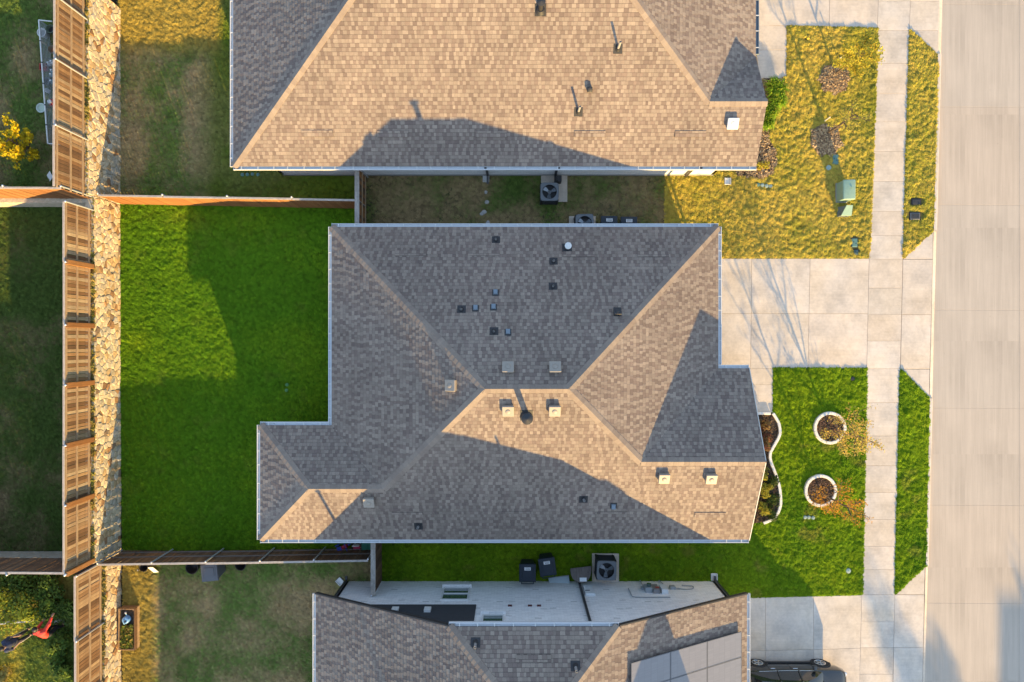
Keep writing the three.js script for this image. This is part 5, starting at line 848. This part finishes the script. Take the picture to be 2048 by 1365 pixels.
// ------------------------------------------------------------------ wire framed bed, pots and bottles in the top left yard
{
  const Y = YUP, f = thing('garden_netting', 'white pipe framed garden netting along the top left back fence', 'garden fence', P(100, 165, Y)), top = [[77, 40], [80, 82], [83, 125], [86, 167], [89, 210], [92, 250], [95, 287]].map(q => P(q[0], q[1], Y + .68));
  wpart('top_pipe', merge(top.slice(0, -1).map((p, i) => tube([p, p.clone().lerp(top[i + 1], .5), top[i + 1]], .028, 8))), M.whiteMetal, f);
  for (const p of top) wpart('upright', tube([p, p.clone().setY(Y + .3), p.clone().setY(Y)], .022, 7), M.galv, f);
  for (const p of [top[0], top[6]]) wpart('end_pipe', tube([p, p.clone().add(V(.25, -.02, .02)), p.clone().add(V(.5, -.05, .03))], .024, 7), M.whiteMetal, f);
  for (const p of top.slice(1, 6)) wpart('coupling', new THREE.SphereGeometry(.036, 10, 8).translate(p.x, p.y, p.z), M.black, f);
  const n = new G(); for (let i = 0; i < 6; i++) { const a = top[i], b = top[i + 1]; for (let k = 0; k < 14; k++) { const p = a.clone().lerp(b, k / 14); n.bar(p.clone().setY(Y), p, .009, .009, V(0, 0, 1)); } for (let k = 0; k < 8; k++) n.bar(a.clone().setY(Y + .02 + k * .084), b.clone().setY(Y + .02 + k * .084), .009, .009); }
  wpart('netting', n, M.galv, f).userData.kind = 'stuff';
  const pot = (name, label, cat, px, py, r, h, m, inn = M.soil) => { const t = thing(name, label, cat, P(px, py, Y + h).setY(Y)); part('wall', new THREE.LatheGeometry([[0, .01], [r * .75, 0], [r, h], [r + .015, h], [r + .015, h + .02], [r - .02, h + .02], [r * .8, h * .5], [0, h * .5]].map(q => new THREE.Vector2(...q)), 24), m, t); part('contents', cyl(r * .86, r * .86, .02, 20).translate(0, h * .62, 0), inn, t); part('rim', new THREE.TorusGeometry(r + .004, .014, 6, 24).rotateX(Math.PI / 2).translate(0, h + .015, 0), m, t); };
  const terra = mat([.34, .13, .06], .85), clearW = mat([.62, .62, .60], .5);
  pot('plant_pot', 'white ringed round pot across the white pipe, uppermost', 'pot', 83, 65, .17, .3, clearW, M.lead); pot('plant_pot', 'dark green round pot near the fence top, beside the netting', 'pot', 100, 58, .16, .3, mat([.09, .12, .08], .7), M.black); pot('plant_pot', 'terracotta pot against the top left back fence', 'pot', 103.5, 99, .15, .3, mat([.20, .16, .11], .7), terra); pot('plant_pot', 'grey round pot behind the netting, below the red crate', 'pot', 92.5, 162, .14, .2, mat([.10, .12, .11], .7)); pot('plant_pot', 'pale green round tray across the white pipe, lowest one', 'pot', 81.5, 216, .18, .12, mat([.50, .56, .50], .6), mat([.40, .46, .38], .9));
  [[96, 126, [.62, .62, .62], 'white jug, left one of the pair beside the netting'], [102.5, 123, [.72, .72, .74], 'white jug, right one of the pair near the fence'], [103, 141, [.30, .42, .48], 'pale blue bottle, uppermost of three along the fence'], [101.5, 149, [.28, .40, .46], 'pale blue bottle, middle one of three along the fence'], [102, 162, [.30, .44, .50], 'pale blue bottle, lowest of three along the fence'], [91, 180, [.62, .64, .66], 'white jug alone behind the netting']].forEach(([px, py, c, l]) => { const t = thing('plastic_jug', l, 'jug', P(px, py, Y + .2).setY(Y)), m = mat(c, .35); part('body', new THREE.LatheGeometry([[0, 0], [.085, 0], [.09, .03], [.09, .16], [.03, .22], [.03, .25], [0, .25]].map(q => new THREE.Vector2(...q)), 16), m, t); part('cap', cyl(.034, .034, .03, 12).translate(0, .262, 0), M.sticker, t); part('handle', new THREE.TorusGeometry(.05, .012, 6, 12, 3.2).rotateZ(-1.57).translate(.075, .13, 0), m, t); });
  { const t = thing('crate', 'small red crate behind the grey netting', 'crate', P(91, 137, Y)), m = mat([.42, .05, .035], .5); for (const [x, z, w, d] of [[0, .12, .28, .02], [0, -.12, .28, .02], [.13, 0, .02, .22], [-.13, 0, .02, .22]]) part('side', rbox(w, .2, d, .006).translate(x, .1, z), m, t); part('bottom', rbox(.24, .02, .22, .004).translate(0, .02, 0), m, t); }
  { const t = thing('spray_tank', 'red tank with a white lid beside the back fence', 'tank', P(105, 206, Y + .2).setY(Y)); part('tank', new THREE.LatheGeometry([[0, 0], [.12, 0], [.15, .06], [.15, .24], [.07, .33], [0, .33]].map(q => new THREE.Vector2(...q)), 20), mat([.50, .02, .02], .4), t); part('lid', cyl(.075, .085, .07, 16).translate(-.03, .35, 0), M.sticker, t); }
  { const t = thing('loose_board', 'small white board tilted against the fence corner, top left yard', 'board', P(103, 354, Y)); part('board', rbox(.34, .02, .28, .006).rotateZ(.6).rotateY(.5).translate(0, .12, 0), M.sticker, t); }
}
// toys and a green box by the gate
{
  const red = mat([.40, .02, .05], .4), blu = mat([.02, .05, .34], .4), t = thing('toy_tricycle', 'red and blue plastic tricycle by the dark side fence', 'toy', P(687, 1093), .4);
  part('frame', merge([rbox(.5, .1, .16, .04).translate(0, .22, 0), rbox(.08, .3, .08, .03).translate(.22, .32, 0)]), red, t); part('seat', rbox(.2, .06, .22, .03).translate(-.12, .3, 0), blu, t); part('handlebar', cyl(.018, .018, .34, 8).rotateX(Math.PI / 2).translate(.22, .46, 0), blu, t); for (const [x, z] of [[.26, 0], [-.2, .16], [-.2, -.16]]) part('wheel', cyl(.11, .11, .05, 18).rotateX(Math.PI / 2).translate(x, .11, z), blu, t);
  const c = thing('toy_chair', 'small pink and white plastic chair beside the dark fence', 'toy chair', P(716, 1092)); part('seat', rbox(.3, .04, .28, .015).translate(0, .26, 0), mat([.48, .03, .09], .4), c); part('back', rbox(.3, .26, .035, .015).translate(0, .4, -.13), M.sticker, c); for (const [x, z] of [[-1, -1], [1, -1], [-1, 1], [1, 1]]) part('leg', cyl(.018, .022, .26, 8).translate(x * .12, .13, z * .11), M.sticker, c);
  const gb = mat([.015, .16, .10], .5), b = thing('plastic_sandbox', 'green rounded plastic box tucked against the gate fence', 'sandbox', P(738, 1091)); part('tub', rbox(.5, .26, .78, .09, 4).translate(0, .13, 0), gb, b); part('lid', rbox(.54, .05, .82, .024, 3).translate(0, .28, 0), gb, b); part('handle', rbox(.05, .03, .2, .012).translate(0, .315, 0), gb, b);
  const m = thing('play_mat', 'thin teal mat on the grass beside the toy tricycle', 'mat', P(688, 1083)); part('mat', rbox(.56, .03, .22, .012).translate(0, .06, 0), mat([.02, .12, .07], .7), m); part('hem', rbox(.4, .012, .03, .004).translate(0, .082, 0), mat([.10, .22, .17], .7), m);
}

// ------------------------------------------------------------------ people in the lower left garden
function march(caps, cell, blend = .03, infl = 0) { // tapered capsules joined by a smooth minimum -> one closed surface
  const lo = V(1e9, 1e9, 1e9), hi = V(-1e9, -1e9, -1e9);
  for (const [a, b, ra, rb] of caps) for (const [p, r] of [[a, ra], [b, rb]]) { lo.min(V(p.x - r, p.y - r, p.z - r)); hi.max(V(p.x + r, p.y + r, p.z + r)); }
  const half = Math.max(hi.x - lo.x, hi.y - lo.y, hi.z - lo.z) / 2 + infl + cell * 4, c = lo.clone().add(hi).multiplyScalar(.5), N = Math.ceil(half * 2 / cell), mc = new MarchingCubes(N, new THREE.MeshBasicMaterial(), false, false, 60000);
  mc.isolation = 0; const h2 = N / 2, f = mc.field;
  const pre = caps.map(([a, b, ra, rb]) => [a.x, a.y, a.z, b.x - a.x, b.y - a.y, b.z - a.z, ra, rb, Math.max(1e-9, a.distanceToSquared(b))]);
  for (let k = 0; k < N; k++) for (let j = 0; j < N; j++) for (let i = 0; i < N; i++) {
    const x = c.x + (i - h2) / h2 * half, y = c.y + (j - h2) / h2 * half, z = c.z + (k - h2) / h2 * half; let d = 1e9;
    for (const q of pre) { const px = x - q[0], py = y - q[1], pz = z - q[2], t = clamp((px * q[3] + py * q[4] + pz * q[5]) / q[8]), e = Math.hypot(px - q[3] * t, py - q[4] * t, pz - q[5] * t) - lerp(q[6], q[7], t); const hh = Math.max(blend - Math.abs(d - e), 0) / blend; d = Math.min(d, e) - hh * hh * blend * .25; }
    f[k * N * N + j * N + i] = infl - d;
  }
  mc.update();
  const n = mc.count, g = new THREE.BufferGeometry(), p = new Float32Array(mc.positionArray.slice(0, n * 3)); for (let i = 0; i < n; i++) { p[3 * i] = c.x + p[3 * i] * half; p[3 * i + 1] = c.y + p[3 * i + 1] * half; p[3 * i + 2] = c.z + p[3 * i + 2] * half; }
  g.setAttribute('position', new THREE.BufferAttribute(p, 3)); let m = mergeVertices(g, 1e-4); m.computeVertexNormals(); m.setAttribute('uv', new THREE.Float32BufferAttribute(new Float32Array(m.attributes.position.count * 2), 2)); return m;
}
function person(label, pos, turn, J, look) {
  const t = thing('person', label, 'person', pos, turn), skin = mat([.30, .17, .11], .6), v = q => V(...q);
  const c = (a, b, ra, rb) => [v(J[a]), v(J[b]), ra, rb], S2 = ['l', 'r'];
  const torso = [c('pelvis', 'waist', .125, .115), c('waist', 'chest', .115, .14), c('chest', 'neck', .13, .06), ...S2.map(s => c('chest', s + 'sh', .1, .068)), ...S2.map(s => c('pelvis', s + 'hip', .1, .095))];
  const up = S2.map(s => c(s + 'sh', s + 'el', .056, .044)), fore = S2.map(s => c(s + 'el', s + 'wr', .042, .028)), thigh = S2.map(s => c(s + 'hip', s + 'kn', .088, .058)), shin = S2.map(s => c(s + 'kn', s + 'an', .056, .038)), foot = S2.map(s => c(s + 'an', s + 'toe', .042, .035));
  const hd = v(J.head), fw = v(J.face).sub(hd).normalize(), upv = hd.clone().sub(v(J.neck)).normalize(), rt = new V3().crossVectors(upv, fw).normalize(), at = (x, y, z) => hd.clone().addScaledVector(rt, x).addScaledVector(upv, y).addScaledVector(fw, z);
  const head = [[at(0, .03, -.015), at(0, .02, .01), .088, .082], [at(0, -.05, .04), at(0, -.075, .055), .05, .038], [at(0, 0, .088), at(0, -.025, .107), .012, .014], [at(-.085, -.005, -.005), at(-.088, -.03, -.002), .014, .012], [at(.085, -.005, -.005), at(.088, -.03, -.002), .014, .012], [v(J.neck), at(0, -.07, -.01), .052, .05]];
  const hand = S2.map(s => { const w = v(J[s + 'wr']), d = w.clone().sub(v(J[s + 'el'])).normalize(), side = new V3().crossVectors(d, V(0, 1, 0)).normalize(); if (side.lengthSq() < .1) side.set(1, 0, 0); const nn = new V3().crossVectors(side, d), k = (a, b, e) => w.clone().addScaledVector(d, a).addScaledVector(side, b).addScaledVector(nn, e), o = [[k(-.03, 0, 0), k(.045, 0, 0), .027, .03], [k(.03, -.016, 0), k(.085, -.02, -.004), .018, .016], [k(.03, .016, 0), k(.085, .02, -.004), .018, .016]]; [-.03, -.01, .01, .03].forEach((b, i) => { const l = [.055, .075, .08, .068][i]; o.push([k(.085, b, -.005), k(.085 + l * .55, b * 1.15, -.014), .009, .0085], [k(.085 + l * .55, b * 1.15, -.014), k(.085 + l * .9, b * 1.15, -.036), .0085, .007]); }); o.push([k(.015, -.03, -.006), k(.055, -.058, -.018), .012, .010], [k(.055, -.058, -.018), k(.085, -.062, -.03), .010, .008]); return o; });
  const mer = gs => mergeGeometries(gs.map(g => g.index ? g.toNonIndexed() : g));
  part('body', mer([march([...torso, ...up, ...fore, ...thigh, ...shin, ...foot, [v(J.neck), at(0, -.05, 0), .05, .05]], .016, .05), march(head, .005, .03), ...hand.map(h => march(h, .0042, .008))]), skin, t);
  for (const s of [-1, 1]) part('eye', new THREE.SphereGeometry(.012, 10, 8).translate(...at(s * .033, .0, .078).toArray()), M.sticker, t);
  part('mouth', new THREE.BoxGeometry(.04, .006, .006).translate(...at(0, -.052, .088).toArray()), mat([.22, .07, .06], .6), t);
  part('hair', march([[at(0, .045, -.03), at(0, .05, -.005), .092, .088], [at(-.06, .03, -.03), at(-.06, -.02, -.04), .045, .03], [at(.06, .03, -.03), at(.06, -.02, -.04), .045, .03], [at(0, .0, -.06), at(0, -.06, -.055), .06, .04]], .008, .03), mat([.014, .010, .008], .55), t);
  part('shirt', march([...torso.slice(0, 5), ...up.map(q => [q[0], look.long ? q[1] : q[0].clone().lerp(q[1], .9), q[2], q[3]]), ...(look.long ? fore.map(q => [q[0], q[0].clone().lerp(q[1], .85), q[2], q[3]]) : [])], .014, .05, .02), look.shirt, t);
  part('trousers', march([torso[0], torso[5], torso[6], ...thigh, ...shin.map(q => [q[0], q[0].clone().lerp(q[1], .92), q[2], q[3]])], .014, .04, .014), look.trousers, t);
  for (const s of S2) { part('shoe', march([[v(J[s + 'an']).add(V(0, -.03, -.02)), v(J[s + 'toe']), .048, .042]], .01, .02, .004), look.shoe, t); }
  if (look.stripe) for (const s of S2) { const k = s === 'l' ? -1 : 1, pts = ['hip', 'kn', 'an'].map((q, i) => v(J[s + q]).add(V(k * [.105, .073, .058][i], 0, .01))); part('stripe', tube(pts, .016, 6), M.sticker, t); }
}
const STAND = { pelvis: [0, .94, 0], waist: [0, 1.08, 0], chest: [0, 1.28, .01], neck: [0, 1.46, .01], head: [0, 1.60, .04], face: [.0, 1.55, .2], lsh: [-.17, 1.40, 0], rsh: [.17, 1.40, 0], lel: [-.25, 1.13, .02], rel: [.25, 1.13, .02], lwr: [-.13, 1.03, .24], rwr: [.16, 1.0, .25], lhip: [-.09, .90, 0], rhip: [.09, .90, 0], lkn: [-.11, .49, .03], rkn: [.11, .49, .03], lan: [-.12, .09, -.01], ran: [.12, .09, -.01], ltoe: [-.14, .045, .14], rtoe: [.14, .045, .14] };
person('person in navy clothes with white stripes standing in the left garden', P(59, 1264, TER.low).setY(TER.low - .01), 1.9, STAND, { shirt: mat([.035, .045, .085], .85), trousers: mat([.03, .035, .06], .85), shoe: mat([.05, .05, .055], .6), stripe: true, long: false });
const BEND = { pelvis: [0, .90, -.12], waist: [0, 1.03, -.06], chest: [.0, 1.2, .08], neck: [-.03, 1.34, .2], head: [-.08, 1.43, .31], face: [-.1, 1.3, .42], lsh: [-.18, 1.28, .12], rsh: [.17, 1.31, .15], lel: [-.27, 1.02, .2], rel: [.27, 1.16, .40], lwr: [-.2, .84, .38], rwr: [.33, 1.06, .66], lhip: [-.09, .86, -.12], rhip: [.09, .86, -.12], lkn: [-.12, .47, -.02], rkn: [.12, .47, -.02], lan: [-.13, .09, -.1], ran: [.14, .09, -.1], ltoe: [-.15, .045, .05], rtoe: [.16, .045, .05] };
person('person in red shirt and black trousers reaching over the vegetable bed', P(121, 1246, TER.low).setY(TER.low - .01), Math.PI, Object.fromEntries(Object.entries(BEND).map(([k, q]) => [k, [-q[0], q[1], q[2]]])), { shirt: mat([.62, .045, .03], .75), trousers: mat([.015, .015, .018], .8), shoe: mat([.03, .03, .03], .6), long: true });

// ------------------------------------------------------------------ black car on the lower drive
{
  const t = thing('parked_car', 'glossy black car on the driveway at the lower edge', 'car', V(12.03, .012, 14.9)), paint = phys([.012, .012, .013], .25, { clearcoat: 1, clearcoatRoughness: .04 }), glass = phys([.02, .022, .024], .04, { clearcoat: 1 }), dark = mat([.02, .02, .021], .7), chrome = mat([.7, .7, .7], .2, { metalness: 1 });
  // stations along x: half width, sill, belt, roof height (0 = bonnet / tail)
  const st = [[-2.3, .72, .42, .86, 0], [-2.22, .84, .34, .98, 0], [-2.0, .90, .30, 1.06, 1.30], [-1.6, .925, .27, 1.05, 1.60], [-1.0, .93, .25, 1.03, 1.67], [-.3, .93, .25, 1.01, 1.68], [.3, .93, .25, 1.0, 1.63], [.75, .93, .25, 1.0, 1.42], [1.15, .925, .26, 1.02, 1.10], [1.5, .915, .28, .99, 0], [1.95, .88, .31, .93, 0], [2.2, .78, .36, .84, 0], [2.31, .6, .44, .70, 0]];
  const sec = ([x, w, sill, belt, rf]) => { const top = rf || belt + .02, cab = rf > belt + .02, o = [[w * .86, sill], [w * .97, sill + .12], [w, lerp(sill, belt, .5)], [w * .985, belt - .06], [w * .95, belt], cab ? [lerp(w * .95, w * .74, (top - belt) / .66), top - .07] : [w * .86, belt + .03], cab ? [lerp(w * .86, w * .62, (top - belt) / .66), top] : [w * .6, belt + .055], [0, cab ? top + .03 : belt + .07]]; return o.map(q => V(x, q[1], -q[0])).concat(o.slice(0, -1).reverse().map(q => V(x, q[1], q[0]))); };
  const S3 = st.map(sec), body = new G(), win = { front: new G(), left: new G(), right: new G(), rear: new G() }, n = S3[0].length;
  for (let i = 0; i < S3.length - 1; i++) { const c0 = st[i][4] > st[i][3] + .02, c1 = st[i + 1][4] > st[i + 1][3] + .02; for (let k = 0; k < n - 1; k++) { const q = [S3[i][k], S3[i + 1][k], S3[i + 1][k + 1], S3[i][k + 1]], side = (k === 4 || k === n - 6) && c0 && c1 && i > 1 && i < 7, topf = k >= 5 && k <= n - 7; let g = body; if (side) g = k === 4 ? win.left : win.right; else if (topf && i >= 6 && i <= 7) g = win.front; else if (topf && i === 2) g = win.rear; g.quad(...q); } }
  body.fan(S3[0].slice().reverse()); body.fan(S3[S3.length - 1]); body.fan([S3[0][0], ...S3.map(s => s[0]), ...S3.slice().reverse().map(s => s[n - 1])]);
  const smooth = g => { const b = g.build(); b.deleteAttribute('color'); return toCreasedNormals(b, .75); };
  part('body', smooth(body), paint, t); part('windscreen', smooth(win.front), glass, t); part('side_window', smooth(win.left), glass, t); part('side_window', smooth(win.right), glass, t); part('rear_window', smooth(win.rear), glass, t);
  for (const s of [-1, 1]) {
    for (const x of [-.75, .15]) part('window_pillar', new G().bar(V(x, 1.02, s * .905), V(x - .05, 1.6, s * .72), .05, .03, V(0, 0, 1)), paint, t);
    part('roof_rail', tube([V(-1.75, 1.60, s * .66), V(-1.2, 1.71, s * .655), V(-.3, 1.73, s * .655), V(.35, 1.66, s * .66)], .018, 8), chrome, t);
    part('window_trim', tube([V(-1.55, 1.07, s * .89), V(-.4, 1.035, s * .905), V(.9, 1.03, s * .9)], .01, 6), chrome, t);
    part('sill', rbox(2.0, .1, .06, .02).translate(0, .28, s * .9), dark, t);
    const mi = part('mirror', rbox(.14, .13, .2, .04, 3).translate(.82, 1.08, s * 1.03), paint, t); part('mirror_glass', new THREE.BoxGeometry(.01, .1, .15).translate(.745, 1.08, s * 1.03), glass, mi);
    for (const x of [-.55, .4]) part('door_handle', rbox(.2, .025, .03, .01).translate(x - .35, .9, s * .935), chrome, t);
    for (const x of [.86, -.12, -1.05]) part('door_seam', new THREE.BoxGeometry(.008, .62, .006).translate(x, .66, s * .931), dark, t);
    part('headlight', rbox(.3, .1, .22, .03, 3).rotateY(s * .45).translate(2.13, .8, s * .66), phys([.6, .62, .64], .1, { clearcoat: 1 }), t); part('tail_light', rbox(.14, .16, .2, .03, 3).translate(-2.2, .9, s * .72), phys([.30, .01, .01], .15, { clearcoat: 1 }), t);
    for (const x of [-1.36, 1.35]) {
      part('wheel_arch', new THREE.TorusGeometry(.39, .045, 8, 24, Math.PI).translate(x, .35, s * .905), dark, t); part('arch_lining', cyl(.4, .4, .12, 28).rotateX(Math.PI / 2).translate(x, .36, s * .86), M.black, t);
      const w = part('wheel', new THREE.LatheGeometry([[.22, -.1], [.33, -.105], [.352, -.07], [.352, .07], [.33, .105], [.22, .1]].map(q => new THREE.Vector2(...q)), 32).rotateX(Math.PI / 2), M.rubber, t, V(x, .352, s * .835));
      part('rim', merge([new THREE.TorusGeometry(.225, .02, 8, 28).translate(0, 0, s * .09), cyl(.06, .06, .05, 16).rotateX(Math.PI / 2).translate(0, 0, s * .085), ...[0, 1, 2, 3, 4].map(k => rbox(.055, .2, .03, .01).translate(0, .13, s * .085).rotateZ(k * 1.2566))]), chrome, w); part('brake_disc', cyl(.17, .17, .02, 24).rotateX(Math.PI / 2).translate(0, 0, s * .02), M.acDark, w);
    }
  }
  part('front_grille', rbox(.05, .16, .9, .02).translate(2.3, .58, 0), dark, t); part('wiper', new G().bar(V(1.18, 1.12, -.5), V(.95, 1.27, .1), .02, .015), dark, t); part('number_plate', rbox(.02, .12, .4, .005).translate(-2.3, .75, 0), M.sticker, t);
}

// ------------------------------------------------------------------ beyond the frame: what throws the long shadows from the south
{
  const s = .52, x0 = -11.45, x1 = 9.6, z0 = 21.2, z1 = 33.7, e = 2.7, r = (z1 - z0) / 2, hr = e + s * r, h = thing('brick_house', 'hip roofed house south of the white brick house, outside the picture', 'house', V(-1, 0, 27));
  const A = V(x0, e, z0), B = V(x1, e, z0), C = V(x1, e, z1), D = V(x0, e, z1), p = V(x0 + r, hr, z0 + r), q = V(x1 - r, hr, z0 + r), g = new G(); g.quad(A, B, q, p).tri(B, C, q).quad(C, D, p, q).tri(D, A, p); wpart('roof', g, M.deck, h);
  wallsOf(h, [[x0 + .5, z0 + .45], [x1 - .5, z0 + .45], [x1 - .5, z1 - .45], [x0 + .5, z1 - .45]], 0, 2.66, M.wallTan); wpart('door', new G().box(x1 - .44, 1.05, 27, .05, 2.1, 1), M.soffit, h);
  // across the street: a house corner and a slim cypress, whose shadows reach the roadway
  const far = thing('brick_house', 'flat roofed house across the street, outside the picture', 'house', V(38, 0, 46)); wallsOf(far, [[32.5, 41.5], [44, 41.5], [44, 52], [32.5, 52]], 0, 6.9, M.wallTan); wpart('roof', new G().box(38.25, 6.95, 46.75, 11.7, .1, 10.7), M.deck, far); wpart('door', new G().box(32.46, 1.05, 46, .06, 2.1, 1), M.soffit, far);
  tree('cypress', 'slim cypress across the street, outside the picture', 'tree', V(32.6, 0, 38.4), { h: 6.5, r: .12, limbs: 3, spread: .2, twigs: 2, leaves: 4, leaf: .14, fluff: .1, from: .4, cols: [[.05, .085, .02], [.08, .12, .03]], seed: 503, clouds: [[V(0, 2.4, 0), V(.62, 2.2, .62), 2600], [V(0, 5, 0), V(.36, 2.2, .36), 1600]] });
  const oak = [[.05, .085, .02], [.08, .12, .03]];
  tree('live_oak', 'broad dense oak in the front garden south of the picture', 'tree', V(15.3, 0, 27.6), { h: 4.2, r: .16, limbs: 9, spread: 1.7, twigs: 5, leaves: 8, leaf: .16, fluff: .3, from: .35, cols: oak, seed: 501, clouds: [[V(0, 3.2, 0), V(3.3, 1.35, 3.3), 9000]] });
  tree('live_oak', 'round dense tree beside the street south of the picture', 'tree', V(27.8, 0, 41.5), { h: 7, r: .16, limbs: 8, spread: 1.1, twigs: 5, leaves: 8, leaf: .16, fluff: .25, from: .5, cols: oak, seed: 502, clouds: [[V(0, 6, 0), V(1.75, 1.75, 1.75), 5000]] });
}
console.log('grass', GRASS.reduce((a, b) => a + b, 0));
renderer.render(scene, camera);
